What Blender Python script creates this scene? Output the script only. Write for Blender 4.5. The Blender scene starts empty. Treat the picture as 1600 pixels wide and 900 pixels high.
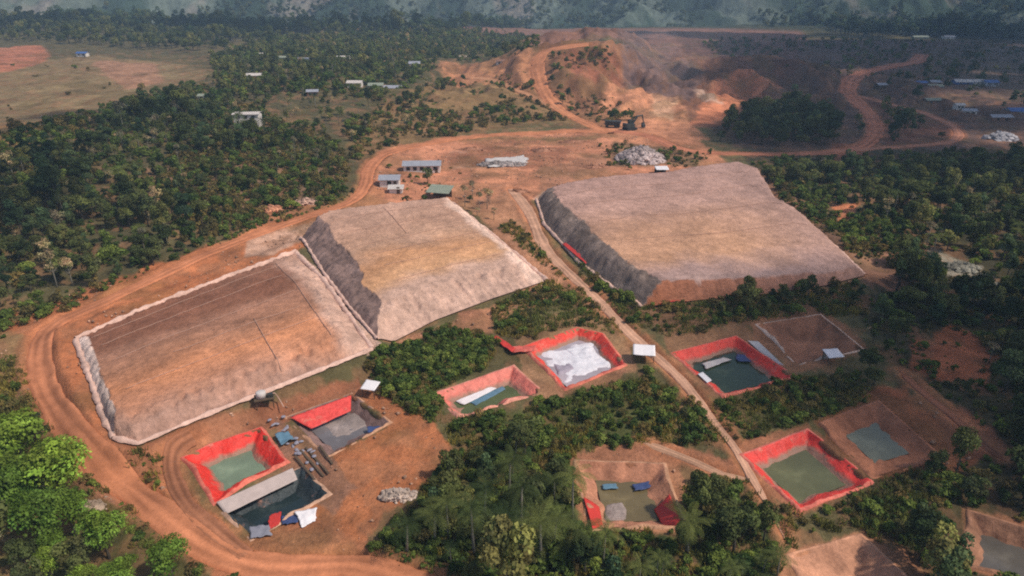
import bpy, math, random
import numpy as np
from mathutils import Vector

rng = np.random.default_rng(11)
random.seed(11)
S = bpy.context.scene
COL = S.collection

# ------------------------------------------------------------------ camera model
CAM_H = 60.0
FPX = 1081.0
PITCH = math.radians(23.5)
SP, CP = math.sin(PITCH), math.cos(PITCH)

def lin(c):
    out = []
    for v in c[:3]:
        v = v / 255.0
        out.append(v / 12.92 if v <= 0.04045 else ((v + 0.055) / 1.055) ** 2.4)
    return np.array(out)

# ------------------------------------------------------------------ noise
def _hash(ix, iy, seed):
    h = (ix * 374761393 + iy * 668265263 + seed * 974634777) & 0xFFFFFFFF
    h = ((h ^ (h >> 13)) * 1274126177) & 0xFFFFFFFF
    return ((h ^ (h >> 16)) & 0xFFFFFF) / float(0xFFFFFF)

def vnoise(x, y, seed=0):
    x = np.asarray(x, float); y = np.asarray(y, float)
    ix = np.floor(x).astype(np.int64); iy = np.floor(y).astype(np.int64)
    fx = x - ix; fy = y - iy
    fx = fx * fx * (3 - 2 * fx); fy = fy * fy * (3 - 2 * fy)
    a = _hash(ix, iy, seed); b = _hash(ix + 1, iy, seed)
    c = _hash(ix, iy + 1, seed); d = _hash(ix + 1, iy + 1, seed)
    return (a + (b - a) * fx) * (1 - fy) + (c + (d - c) * fx) * fy

def fbm(x, y, seed=0, oct=4):
    s = 0; amp = 0.5; tot = 0
    for k in range(oct):
        s = s + amp * vnoise(x * 2 ** k + 17.3 * k, y * 2 ** k - 9.1 * k, seed + k)
        tot += amp; amp *= 0.5
    return s / tot          # 0..1

def sstep(a, b, x):
    t = np.clip((x - a) / (b - a), 0, 1)
    return t * t * (3 - 2 * t)

def seg_dist(px, py, a, b):
    ax, ay = a; bx, by = b
    dx, dy = bx - ax, by - ay
    L = dx * dx + dy * dy + 1e-12
    t = np.clip(((px - ax) * dx + (py - ay) * dy) / L, 0, 1)
    return np.hypot(px - ax - t * dx, py - ay - t * dy)

def poly_sdf(px, py, poly):        # negative inside
    d = np.full(np.shape(px), 1e9)
    inside = np.zeros(np.shape(px), bool)
    n = len(poly)
    for i in range(n):
        a, b = poly[i], poly[(i + 1) % n]
        d = np.minimum(d, seg_dist(px, py, a, b))
        cond = ((a[1] > py) != (b[1] > py))
        with np.errstate(divide='ignore', invalid='ignore'):
            xi = (b[0] - a[0]) * (py - a[1]) / (b[1] - a[1] + 1e-12) + a[0]
        inside ^= cond & (px < xi)
    return np.where(inside, -d, d)

def flat(u, v, z=0.0):
    d = v - 450.0
    t = (CAM_H - z) / (FPX * SP + d * CP)
    return ((u - 800) * t, (FPX * CP - d * SP) * t)

PLAT_A = [flat(u, v, 1.5) for u, v in [(100, 520), (470, 380), (590, 545), (215, 700), (150, 690)]]
PLAT_C = [flat(u, v, 1.0) for u, v in [(830, 310), (1190, 262), (1370, 432), (1005, 482)]]

# ------------------------------------------------------------------ terrain height
def T(x, y):
    x = np.asarray(x, float); y = np.asarray(y, float)
    h = (fbm(x / 60, y / 60, 3, 3) - 0.5) * 2.2 * sstep(40, 120, np.hypot(x, y - 60) + 40)
    # wooded hill on the left
    h = h + 11 * np.exp(-(((x + 170) / 95) ** 2 + ((y - 270) / 90) ** 2))
    h = h + 9 * sstep(30, -120, x) * sstep(300, 430, y) * sstep(1500, 1000, y)
    # mine hill with a cut face
    e = ((x - 52) / 62) ** 2 + ((y - 500) / 105) ** 2
    m = 30 * np.exp(-e ** 1.6)
    cut = sstep(-14, 14, (x - 62) * 0.75 + (430 - y) * 0.42 + 10 * (fbm(x / 25, y / 25, 8) - 0.5))
    h = h + m * (1 - 0.55 * cut)
    # red ridge behind it
    h = h + 8 * np.exp(-(((x - 130) / 330) ** 2 + ((y - 960) / 170) ** 2)) * (0.8 + 0.5 * fbm(x / 90, y / 90, 5))
    h = h + 13 * np.exp(-(((x - 175) / 62) ** 2 + ((y - 500) / 70) ** 2)) * (1 - 0.5 * sstep(-8, 10, (440 - y) * 0.8 + (x - 175) * 0.3))
    h = h + 5 * sstep(150, 420, x) * np.exp(-((y - 1120) / 105) ** 2) * (0.7 + 0.6 * fbm(x / 130, y / 130, 6, 3)) - 6 * sstep(150, -150, x) * sstep(950, 1100, y)
    h = h + 10 * np.exp(-(((x + 620) / 260) ** 2 + ((y - 900) / 200) ** 2))
    # lower valley on the right
    h = h - 3.0 * sstep(110, 240, x) * sstep(150, 260, y) * sstep(900, 600, y)
    # graded platforms under the heaps
    for poly, ph, w in ((PLAT_A, 2.2, 5.0), (PLAT_C, 1.0, 5.0)):
        bx = [p[0] for p in poly]; by = [p[1] for p in poly]
        near = (x > min(bx) - w) & (x < max(bx) + w) & (y > min(by) - w) & (y < max(by) + w)
        if np.any(near):
            s = poly_sdf(np.where(near, x, 1e4), np.where(near, y, 1e4), poly)
            k = np.where(near, sstep(w, 0.3, s), 0)
            h = h * (1 - k) + ph * k
    return h

TT = np.geomspace(0.035, 9.0, 1400)
def P(u, v):
    d = v - 450.0
    dx, dy, dz = (u - 800.0), FPX * CP - d * SP, -(FPX * SP + d * CP)
    xs, ys, zs = dx * TT, dy * TT, CAM_H + dz * TT
    below = zs < T(xs, ys)
    i = int(np.argmax(below)) if below.any() else len(TT) - 1
    a, b = TT[max(i - 1, 0)], TT[i]
    for _ in range(24):
        m = 0.5 * (a + b)
        if CAM_H + dz * m < float(T(dx * m, dy * m)): b = m
        else: a = m
    m = 0.5 * (a + b)
    return np.array([dx * m, dy * m, float(T(dx * m, dy * m))])

def PX(pts):
    return [tuple(P(u, v)[:2]) for u, v in pts]

def Tz(x, y):
    return float(T(x, y))

def pxscale(x, y):       # metres per photo pixel at a place
    return math.hypot(x, math.hypot(y, CAM_H)) / FPX

# log-polar map of the site, used for soft-edged zones
def Q(x, y):
    r = np.hypot(x, y) + 1e-6
    return np.arctan2(x, y) * 1000.0, np.log(r) * 420.0
def Qpoly(poly):
    out = []
    n = len(poly)
    for i in range(n):
        a = np.array(poly[i]); b = np.array(poly[(i + 1) % n])
        for k in range(4):
            p = a + (b - a) * k / 4
            q = Q(p[0], p[1]); out.append((float(q[0]), float(q[1])))
    return out

# ------------------------------------------------------------------ object helpers
def props(o, label=None, cat=None, group=None, kind=None):
    if label: o['label'] = label
    if cat: o['category'] = cat
    if group: o['group'] = group
    if kind: o['kind'] = kind
    return o

def mesh_np(name, V, F, mat=None, col=None, smooth=False, facemats=None):
    me = bpy.data.meshes.new(name)
    V = np.asarray(V, np.float32)
    if isinstance(F, np.ndarray):
        k = F.shape[1]
        me.vertices.add(len(V)); me.vertices.foreach_set('co', V.ravel())
        me.loops.add(F.size); me.loops.foreach_set('vertex_index', F.astype(np.int32).ravel())
        me.polygons.add(len(F))
        me.polygons.foreach_set('loop_start', np.arange(0, F.size, k, dtype=np.int32))
        me.update(calc_edges=True)
    else:
        me.from_pydata(V.tolist(), [], F)
        me.update()
    if col is not None:
        a = me.color_attributes.new('col', 'FLOAT_COLOR', 'POINT')
        c4 = np.ones((len(V), 4), np.float32); c4[:, :3] = col
        a.data.foreach_set('color', c4.ravel())
    if mat: me.materials.append(mat)
    if smooth:
        me.polygons.foreach_set('use_smooth', np.ones(len(me.polygons), bool))
    me.validate()
    return me

def link(name, me, parent=None, loc=None, rz=0.0):
    o = bpy.data.objects.new(name, me)
    COL.objects.link(o)
    if parent: o.parent = parent
    if loc is not None: o.location = loc
    if rz: o.rotation_euler = (0, 0, rz)
    return o

def empty(name, loc, rz=0.0):
    o = bpy.data.objects.new(name, None)
    o.empty_display_size = 0.5
    COL.objects.link(o)
    o.location = loc; o.rotation_euler = (0, 0, rz)
    return o

def grid_faces(nr, nc, closed=False):
    i, j = np.meshgrid(np.arange(nr - 1), np.arange(nc - (0 if closed else 1)), indexing='ij')
    a = i * nc + j; b = i * nc + (j + 1) % nc
    return np.stack([a, b, b + nc, a + nc], -1).reshape(-1, 4)

class MB:
    def __init__(s): s.v = []; s.f = []
    def add(s, vs, fs):
        o = len(s.v); s.v += [tuple(map(float, p)) for p in vs]; s.f += [tuple(i + o for i in f) for f in fs]; return s
    def box(s, c, size, rz=0.0, tilt=0.0):
        x, y, z = [k / 2 for k in size]
        pts = [(-x, -y, -z), (x, -y, -z), (x, y, -z), (-x, y, -z), (-x, -y, z), (x, -y, z), (x, y, z), (-x, y, z)]
        out = []
        for p in pts:
            px, py, pz = p
            py, pz = py * math.cos(tilt) - pz * math.sin(tilt), py * math.sin(tilt) + pz * math.cos(tilt)
            px, py = px * math.cos(rz) - py * math.sin(rz), px * math.sin(rz) + py * math.cos(rz)
            out.append((px + c[0], py + c[1], pz + c[2]))
        return s.add(out, [(3, 2, 1, 0), (4, 5, 6, 7), (0, 1, 5, 4), (1, 2, 6, 5), (2, 3, 7, 6), (3, 0, 4, 7)])
    def tube(s, pts, rad, n=6, cap=True):
        pts = [Vector(p) for p in pts]
        if not hasattr(rad, '__len__'): rad = [rad] * len(pts)
        rings = []
        for i, p in enumerate(pts):
            d = (pts[min(i + 1, len(pts) - 1)] - pts[max(i - 1, 0)]).normalized()
            u = d.cross(Vector((0.13, 0.27, 1)))
            if u.length < 0.05: u = d.cross(Vector((1, 0, 0)))
            u.normalize(); w = d.cross(u)
            rings.append([p + (u * math.cos(a) + w * math.sin(a)) * rad[i] for a in [2 * math.pi * k / n for k in range(n)]])
        fs = []
        for i in range(len(pts) - 1):
            for k in range(n):
                fs.append((i * n + k, i * n + (k + 1) % n, (i + 1) * n + (k + 1) % n, (i + 1) * n + k))
        if cap:
            fs.append(tuple(range(n))[::-1]); fs.append(tuple((len(pts) - 1) * n + k for k in range(n)))
        return s.add([p for r in rings for p in r], fs)
    def prism(s, prof, x0, x1):        # profile in y,z extruded along x
        n = len(prof)
        vs = [(x0, p[0], p[1]) for p in prof] + [(x1, p[0], p[1]) for p in prof]
        fs = [tuple(range(n))[::-1], tuple(range(n, 2 * n))] + [(k, (k + 1) % n, n + (k + 1) % n, n + k) for k in range(n)]
        return s.add(vs, fs)
    def mesh(s, name, mat, smooth=False):
        return mesh_np(name, s.v, s.f, mat, smooth=smooth)
    def build(s, name, mat, parent=None, smooth=False):
        return link(name, s.mesh(name, mat, smooth), parent)

# ------------------------------------------------------------------ materials
def nodes(name):
    m = bpy.data.materials.new(name); m.use_nodes = True
    nt = m.node_tree; b = nt.nodes['Principled BSDF']
    return m, nt, b

def mat_soil(name, base=None, n1=0.35, n2=2.2, var=0.35, bump=0.5, rough=0.95, dist=0.25, hue=(0.92, 1.0, 1.1)):
    """diffuse earth: vertex colour or a base colour broken up by noise of three sizes"""
    m, nt, b = nodes(name); L = nt.links.new
    b.inputs['Roughness'].default_value = rough
    b.inputs['Specular IOR Level'].default_value = 0.12
    tc = nt.nodes.new('ShaderNodeTexCoord')
    if base is None:
        at = nt.nodes.new('ShaderNodeVertexColor'); at.layer_name = 'col'; src = at.outputs['Color']
    else:
        at = nt.nodes.new('ShaderNodeRGB'); at.outputs[0].default_value = (*base, 1); src = at.outputs[0]
    fac = None
    for sc, de, w in ((n1 * 0.2, 4, 1.0), (n1, 6, 1.0), (n2, 5, 0.8)):
        n = nt.nodes.new('ShaderNodeTexNoise'); n.inputs['Scale'].default_value = sc
        n.inputs['Detail'].default_value = de; n.inputs['Roughness'].default_value = 0.65
        L(tc.outputs['Object'], n.inputs['Vector'])
        mr = nt.nodes.new('ShaderNodeMapRange')
        mr.inputs['From Min'].default_value = 0.3; mr.inputs['From Max'].default_value = 0.7
        mr.inputs['To Min'].default_value = 1 - var * w; mr.inputs['To Max'].default_value = 1 + var * w
        L(n.outputs['Fac'], mr.inputs['Value'])
        if fac is None: fac = mr.outputs[0]
        else:
            mu = nt.nodes.new('ShaderNodeMath'); mu.operation = 'MULTIPLY'
            L(fac, mu.inputs[0]); L(mr.outputs[0], mu.inputs[1]); fac = mu.outputs[0]
        last = n
    mx = nt.nodes.new('ShaderNodeVectorMath'); mx.operation = 'SCALE'
    L(src, mx.inputs[0]); L(fac, mx.inputs['Scale'])
    L(mx.outputs[0], b.inputs['Base Color'])
    bp = nt.nodes.new('ShaderNodeBump'); bp.inputs['Strength'].default_value = bump; bp.inputs['Distance'].default_value = dist
    L(last.outputs['Fac'], bp.inputs['Height']); L(bp.outputs[0], b.inputs['Normal'])
    return m

def mat_plain(name, rgb, rough=0.6, var=0.12, scale=1.5, bump=0.0, spec=0.3, metal=0.0, wave=None):
    m, nt, b = nodes(name); L = nt.links.new
    b.inputs['Roughness'].default_value = rough; b.inputs['Specular IOR Level'].default_value = spec
    b.inputs['Metallic'].default_value = metal
    tc = nt.nodes.new('ShaderNodeTexCoord')
    n = nt.nodes.new('ShaderNodeTexNoise'); n.inputs['Scale'].default_value = scale; n.inputs['Detail'].default_value = 6
    n.inputs['Roughness'].default_value = 0.65
    L(tc.outputs['Object'], n.inputs['Vector'])
    cr = nt.nodes.new('ShaderNodeMix'); cr.data_type = 'RGBA'
    c = np.array(rgb)
    cr.inputs[6].default_value = (*np.clip(c * (1 - 2.2 * var), 0, 1), 1); cr.inputs[7].default_value = (*np.clip(c * (1 + 1.6 * var), 0, 1), 1)
    L(n.outputs['Fac'], cr.inputs[0]); L(cr.outputs[2], b.inputs['Base Color'])
    if bump or wave:
        bp = nt.nodes.new('ShaderNodeBump'); bp.inputs['Strength'].default_value = bump or 0.6; bp.inputs['Distance'].default_value = 0.06
        if wave:
            w = nt.nodes.new('ShaderNodeTexWave'); w.inputs['Scale'].default_value = wave; w.bands_direction = 'X'
            L(tc.outputs['Object'], w.inputs['Vector']); L(w.outputs['Fac'], bp.inputs['Height'])
        else: L(n.outputs['Fac'], bp.inputs['Height'])
        L(bp.outputs[0], b.inputs['Normal'])
    return m

def mat_leaf(name, rgb, hvar=0.35):
    m = bpy.data.materials.new(name); m.use_nodes = True; nt = m.node_tree; L = nt.links.new
    for n in list(nt.nodes): nt.nodes.remove(n)
    out = nt.nodes.new('ShaderNodeOutputMaterial')
    at = nt.nodes.new('ShaderNodeVertexColor'); at.layer_name = 'col'
    oi = nt.nodes.new('ShaderNodeObjectInfo')
    ramp = nt.nodes.new('ShaderNodeMix'); ramp.data_type = 'RGBA'
    c = np.array(rgb)
    ramp.inputs[6].default_value = (*(c * np.array([0.68, 0.78, 0.82]) * (1 - hvar * 0.6)), 1)
    ramp.inputs[7].default_value = (*(c * np.array([1.4, 1.18, 0.95]) * (1 + hvar * 0.7)), 1)
    L(oi.outputs['Random'], ramp.inputs[0])
    mu = nt.nodes.new('ShaderNodeMix'); mu.data_type = 'RGBA'; mu.blend_type = 'MULTIPLY'; mu.inputs[0].default_value = 1
    L(ramp.outputs[2], mu.inputs[6]); L(at.outputs['Color'], mu.inputs[7])
    d = nt.nodes.new('ShaderNodeBsdfDiffuse'); t = nt.nodes.new('ShaderNodeBsdfTranslucent')
    L(mu.outputs[2], d.inputs['Color']); L(mu.outputs[2], t.inputs['Color'])
    ms = nt.nodes.new('ShaderNodeMixShader'); ms.inputs[0].default_value = 0.25
    L(d.outputs[0], ms.inputs[1]); L(t.outputs[0], ms.inputs[2]); L(ms.outputs[0], out.inputs['Surface'])
    return m

def mat_water(name, rgb, rough=0.12):
    m, nt, b = nodes(name); L = nt.links.new
    b.inputs['Roughness'].default_value = rough; b.inputs['Specular IOR Level'].default_value = 0.35
    tc = nt.nodes.new('ShaderNodeTexCoord')
    n = nt.nodes.new('ShaderNodeTexNoise'); n.inputs['Scale'].default_value = 0.35; n.inputs['Detail'].default_value = 5
    L(tc.outputs['Object'], n.inputs['Vector'])
    mx = nt.nodes.new('ShaderNodeMix'); mx.data_type = 'RGBA'
    c = np.array(rgb)
    mx.inputs[6].default_value = (*(c * 0.65), 1); mx.inputs[7].default_value = (*(c * 1.4), 1)
    L(n.outputs['Fac'], mx.inputs[0])
    n3 = nt.nodes.new('ShaderNodeTexNoise'); n3.inputs['Scale'].default_value = 0.22; n3.inputs['Detail'].default_value = 9; n3.inputs['Roughness'].default_value = 0.7
    L(tc.outputs['Object'], n3.inputs['Vector'])
    mr = nt.nodes.new('ShaderNodeMapRange'); mr.inputs['From Min'].default_value = 0.54; mr.inputs['From Max'].default_value = 0.72; mr.inputs['To Max'].default_value = 0.55
    L(n3.outputs['Fac'], mr.inputs['Value'])
    m3 = nt.nodes.new('ShaderNodeMix'); m3.data_type = 'RGBA'; L(mr.outputs[0], m3.inputs[0]); L(mx.outputs[2], m3.inputs[6])
    m3.inputs[7].default_value = (*(c * 1.6 + np.array([0.05, 0.045, 0.03])), 1); L(m3.outputs[2], b.inputs['Base Color'])
    n2 = nt.nodes.new('ShaderNodeTexNoise'); n2.inputs['Scale'].default_value = 2.5; n2.inputs['Detail'].default_value = 3
    L(tc.outputs['Object'], n2.inputs['Vector'])
    bp = nt.nodes.new('ShaderNodeBump'); bp.inputs['Strength'].default_value = 0.08; bp.inputs['Distance'].default_value = 0.1
    L(n2.outputs['Fac'], bp.inputs['Height']); L(bp.outputs[0], b.inputs['Normal'])
    return m

M = dict(
    ground=mat_soil('ground_soil', None, 0.25, 1.6, 0.26, 0.8, dist=0.4),
    heap=mat_soil('heap_ore', None, 0.5, 1.5, 0.22, 1.0, dist=0.35),
    road=mat_soil('road_dirt', None, 0.5, 3.0, 0.16, 0.5, dist=0.12),
    hills=mat_soil('hill_cover', None, 0.012, 0.05, 0.32, 0.7, dist=9.0),
    rock=mat_soil('pale_rock', lin((168, 150, 145)), 0.4, 2.0, 0.3, 0.6),
    rubble=mat_soil('rubble', lin((185, 165, 150)), 0.6, 3.0, 0.35, 0.6),
    berm=mat_soil('dusty_liner', lin((214, 176, 158)), 0.8, 3.0, 0.2, 0.5, dist=0.12),
    pipe=mat_plain('pipe', lin((188, 150, 130)), 0.6),
    bark=mat_plain('bark', (0.10, 0.08, 0.06), 0.9, 0.3, 4, bump=0.5),
    palebark=mat_plain('pale_bark', (0.26, 0.23, 0.18), 0.9, 0.25, 4, bump=0.4),
    white=mat_plain('white_paint', lin((226, 216, 206)), 0.6, 0.14, 1.2),
    tarp_white=mat_plain('white_tarp', lin((238, 230, 228)), 0.55, 0.06, 1.2, bump=0.4),
    tarp_blue=mat_plain('blue_tarp', lin((66, 80, 120)), 0.5, 0.2, 1.0, bump=0.5),
    tarp_teal=mat_plain('teal_tarp', lin((100, 132, 150)), 0.5, 0.2, 1.0, bump=0.5),
    tarp_red=mat_plain('red_tarp', lin((205, 62, 52)), 0.5, 0.15, 1.0, bump=0.5),
    tarp_grey=mat_plain('grey_tarp', lin((205, 195, 188)), 0.6, 0.1, 0.7, bump=0.4),
    tarp_beige=mat_plain('beige_sheet', lin((196, 176, 166)), 0.6, 0.15, 0.9, bump=0.4),
    roof_grey=mat_plain('roof_grey', lin((165, 165, 172)), 0.5, 0.15, 0.8, wave=2.0),
    roof_green=mat_plain('roof_greengrey', lin((150, 155, 135)), 0.6, 0.15, 0.8, wave=2.0),
    roof_blue=mat_plain('roof_blue', lin((70, 105, 165)), 0.5, 0.12, 0.8, wave=2.0),
    roof_white=mat_plain('roof_white', lin((212, 200, 190)), 0.55, 0.1, 0.8, wave=2.0),
    roof_rust=mat_plain('roof_rust', lin((150, 110, 90)), 0.7, 0.2, 0.8, wave=2.0),
    glass=mat_plain('window_glass', (0.03, 0.035, 0.04), 0.15, 0.1),
    wood=mat_plain('wood', (0.12, 0.08, 0.05), 0.85, 0.2, 2),
    steel=mat_plain('dark_steel', (0.045, 0.05, 0.045), 0.5, 0.2, 2, spec=0.4),
    steel2=mat_plain('track_steel', (0.03, 0.03, 0.03), 0.7, 0.2, 2),
    sack=mat_plain('woven_sack', lin((150, 145, 155)), 0.8, 0.25, 1.5, bump=0.5),
    foam=mat_plain('white_foam', lin((226, 222, 225)), 0.85, 0.14, 1.2, bump=1.0),
    scum=mat_plain('grey_scum', lin((165, 155, 165)), 0.8, 0.15, 0.6, bump=0.6),
    silt=mat_soil('silt', lin((150, 135, 128)), 0.5, 3.0, 0.22, 0.6),
)
def liner_mat(name, rgb, zw=None):
    """plastic sheet with folds running down the slope and patches of dried mud"""
    m, nt, b = nodes(name); L = nt.links.new
    b.inputs['Roughness'].default_value = 0.5; b.inputs['Specular IOR Level'].default_value = 0.3
    tc = nt.nodes.new('ShaderNodeTexCoord')
    def noise(sc, de=6):
        n = nt.nodes.new('ShaderNodeTexNoise'); n.inputs['Scale'].default_value = sc; n.inputs['Detail'].default_value = de
        n.inputs['Roughness'].default_value = 0.7; L(tc.outputs['Object'], n.inputs['Vector']); return n
    def mix(f0, f1, src, ca, cb):
        mr = nt.nodes.new('ShaderNodeMapRange'); mr.inputs['From Min'].default_value = f0; mr.inputs['From Max'].default_value = f1
        L(src, mr.inputs['Value'])
        mx = nt.nodes.new('ShaderNodeMix'); mx.data_type = 'RGBA'; L(mr.outputs[0], mx.inputs[0])
        for k, c in ((6, ca), (7, cb)):
            if hasattr(c, 'links') or not hasattr(c, '__len__'): L(c, mx.inputs[k])
            else: mx.inputs[k].default_value = (*c, 1)
        return mx.outputs[2]
    c = lin(rgb)
    base = mix(0.3, 0.7, noise(1.1).outputs['Fac'], c * 0.74, np.clip(c * 1.2 + 0.01, 0, 1))
    mud = mix(0.56, 0.72, noise(0.45, 8).outputs['Fac'], base, lin((196, 142, 120)))
    if zw is not None:      # dried silt band left above the water
        sx = nt.nodes.new('ShaderNodeSeparateXYZ'); L(tc.outputs['Object'], sx.inputs[0])
        ad = nt.nodes.new('ShaderNodeMath'); ad.operation = 'MULTIPLY_ADD'; ad.inputs[1].default_value = -0.9
        L(noise(0.9, 5).outputs['Fac'], ad.inputs[0]); L(sx.outputs['Z'], ad.inputs[2])
        mud = mix(zw - 0.2, zw + 0.22, ad.outputs[0], lin((158, 118, 98)), mud)
    L(mud, b.inputs['Base Color'])
    n2 = noise(1.6, 3); bp = nt.nodes.new('ShaderNodeBump'); bp.inputs['Strength'].default_value = 0.9; bp.inputs['Distance'].default_value = 0.25
    L(n2.outputs['Fac'], bp.inputs['Height']); L(bp.outputs[0], b.inputs['Normal'])
    return m

# ------------------------------------------------------------------ the plan of the place (photo pixels -> ground)
ROADS = [  # name, label, pixel width, colour, points
    ('haul_road', 'wide orange dirt haul road curving round the terraced heap', 27, (190, 122, 86),
     [(950, 208), (900, 205), (850, 208), (790, 210), (725, 216), (660, 226), (605, 240), (577, 262), (570, 290), (545, 316), (470, 342), (400, 366), (320, 398), (240, 435), (150, 477), (88, 506), (64, 540), (68, 600), (105, 662), (160, 725), (225, 780), (290, 832), (350, 868), (430, 886), (500, 884), (560, 884), (640, 905), (740, 950)]),
    ('hill_road', 'orange dirt road climbing past the mine hill', 22, (196, 128, 90),
     [(950, 208), (915, 192), (880, 175), (855, 152), (843, 125), (840, 100), (850, 82), (880, 74), (920, 70)]),
    ('upper_track', 'narrow dirt track joining the hill road from the village', 9, (190, 135, 98),
     [(720, 121), (760, 124), (800, 138), (845, 158), (880, 175)]),
    ('valley_road', 'reddish dirt road winding down the shaded valley', 20, (186, 118, 88),
     [(960, 205), (1010, 212), (1060, 232), (1110, 239), (1180, 241), (1250, 241), (1310, 237), (1352, 226), (1368, 204), (1360, 180), (1335, 155), (1326, 135), (1345, 117), (1385, 105), (1430, 97), (1442, 86)]),
    ('valley_loop_road', 'pale loop of dirt road by the blue-roofed settlement', 13, (180, 122, 95),
     [(1338, 150), (1365, 156), (1400, 166), (1440, 176), (1475, 190), (1498, 208), (1484, 222), (1430, 228), (1370, 232), (1310, 237)]),
    ('access_road', 'straight dirt access road running between the lined ponds', 25, (196, 150, 122),
     [(800, 296), (828, 335), (852, 388), (890, 428), (935, 470), (985, 522), (1035, 566), (1072, 602), (1112, 655), (1148, 700), (1172, 742), (1200, 790), (1226, 842)]),
    ('pond_track', 'brown dirt track looping round the red pond', 22, (160, 105, 76),
     [(300, 680), (272, 700), (268, 735), (290, 785), (335, 828), (385, 868)]),
    ('forest_path', 'faint reddish footpath through the shaded trees', 9, (155, 100, 74),
     [(1405, 580), (1440, 612), (1490, 652), (1530, 690), (1570, 720)]),
    ('pond_path', 'pale trodden path between two lined ponds', 11, (176, 135, 108),
     [(1000, 690), (1040, 704), (1085, 722), (1130, 742), (1165, 748)]),
]
PONDS = []   # filled below
HEAPS = {
    'A': dict(back=[(118, 531), (240, 478), (350, 436), (462, 394)], right=[(462, 394), (505, 436), (545, 492), (582, 545)],
              front=[(178, 684), (216, 693), (330, 645), (440, 602), (582, 545)], left=[(118, 531), (140, 588), (158, 640), (178, 684)]),
    'B': dict(back=[(470, 372), (515, 346), (610, 331), (707, 317)], right=[(707, 317), (745, 347), (800, 392), (855, 438)],
              front=[(590, 530), (680, 500), (770, 466), (855, 438)], left=[(470, 372), (505, 425), (545, 478), (590, 530)]),
    'C': dict(back=[(838, 311), (930, 294), (1040, 281), (1145, 264), (1188, 276)], right=[(1188, 276), (1214, 318), (1262, 347), (1310, 390), (1352, 430)],
              front=[(1004, 480), (1080, 470), (1200, 459), (1290, 446), (1352, 430)], left=[(838, 311), (850, 350), (905, 410), (955, 448), (1004, 480)]),
}
def heap_poly(h):
    return PX(h['back'][:-1] + h['right'][:-1] + h['front'][::-1][:-1] + h['left'][::-1][:-1])
HPOLY = {k: heap_poly(h) for k, h in HEAPS.items()}

def P_pond(*a, **k): PONDS.append(dict(pts=a[0], **k))
RED = (222, 66, 52)
P_pond([(288, 716), (338, 692), (404, 671), (447, 722), (378, 756), (337, 783)], key='red_pond', d=1.90, w=2.52, wl=0.88, liner=(226, 56, 42), water=(116, 132, 108),
       label='bright red lined pond of green water beside the haul road', short='bright red pond')
P_pond([(345, 790), (470, 733), (512, 772), (395, 838)], key='dark_pond', d=1.76, w=1.93, wl=0.88, liner=(50, 58, 60), water=(40, 52, 54),
       label='grey lined pond of black water with a sloping pale cover sheet', short='black water pond')
P_pond([(452, 652), (548, 617), (606, 660), (512, 711)], key='silt_pond', d=1.76, w=2.22, wl=0.88, liner=(136, 108, 100), water=(112, 106, 106),
       label='pond with one red wall and grey silted water near the terrace', short='grey silt pond')
P_pond([(684, 614), (803, 573), (843, 612), (716, 650)], key='pink_pond', d=1.62, w=2.07, wl=0.88, liner=(224, 124, 106), water=(88, 96, 62),
       label='faded pink lined pond of green water amid bushes', short='pink lined pond')
P_pond([(816, 543), (902, 514), (940, 522), (975, 570), (884, 606)], key='foam_pond', d=1.69, w=2.07, wl=0.88, liner=(224, 70, 52), water=(170, 160, 165),
       label='red lined pond covered in white foam beside the access road', short='white foam pond')
P_pond([(1054, 552), (1150, 526), (1238, 588), (1130, 619)], key='green_pond', d=1.76, w=2.22, wl=0.88, liner=(226, 70, 54), water=(52, 64, 44),
       label='red lined pond of dark green water with a blue tarp', short='dark green pond')
P_pond([(1185, 507), (1282, 492), (1345, 545), (1246, 568)], key='dry_basin', d=1.84, w=3.2, wl=None, liner=(160, 110, 84), water=None,
       label='dry brown earth basin with a pale rim near the forest', short='dry earth basin')
P_pond([(1161, 712), (1262, 673), (1358, 750), (1250, 796)], key='olive_pond', d=1.62, w=2.30, wl=0.88, liner=(226, 66, 54), water=(98, 98, 66),
       label='large red lined pond full of olive green water', short='olive water pond')
P_pond([(1282, 664), (1372, 630), (1468, 712), (1366, 742)], key='clay_pond', d=1.36, w=4.6, wl=0.62, liner=(158, 104, 78), water=(108, 108, 90),
       label='unlined clay basin with a small puddle of grey green water', short='clay puddle basin')
P_pond([(902, 722), (1036, 726), (1066, 820), (925, 824)], key='muddy_pond', d=1.5, w=2.7, wl=0.84, liner=(184, 128, 100), water=(112, 98, 68),
       label='brown earth pond with red corner sheets and blue scraps', short='brown muddy pond')
P_pond([(1236, 872), (1345, 836), (1425, 912), (1300, 985)], key='sandy_pit', d=2.40, w=5.5, wl=None, liner=(196, 142, 112), water=None,
       label='sharp edged empty pit dug in pale orange earth', short='sandy pit')
P_pond([(1515, 800), (1640, 838), (1680, 930), (1512, 880)], key='grey_pond', d=1.62, w=1.78, wl=0.88, liner=(150, 108, 84), water=(92, 86, 78),
       label='brown rimmed pond of grey water half out of frame', short='brown rimmed pond')
for p in PONDS:
    w3 = [P(u, v) for u, v in p['pts']]
    p['poly'] = [tuple(q[:2]) for q in w3]
    p['z'] = float(np.mean([q[2] for q in w3]))

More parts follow.
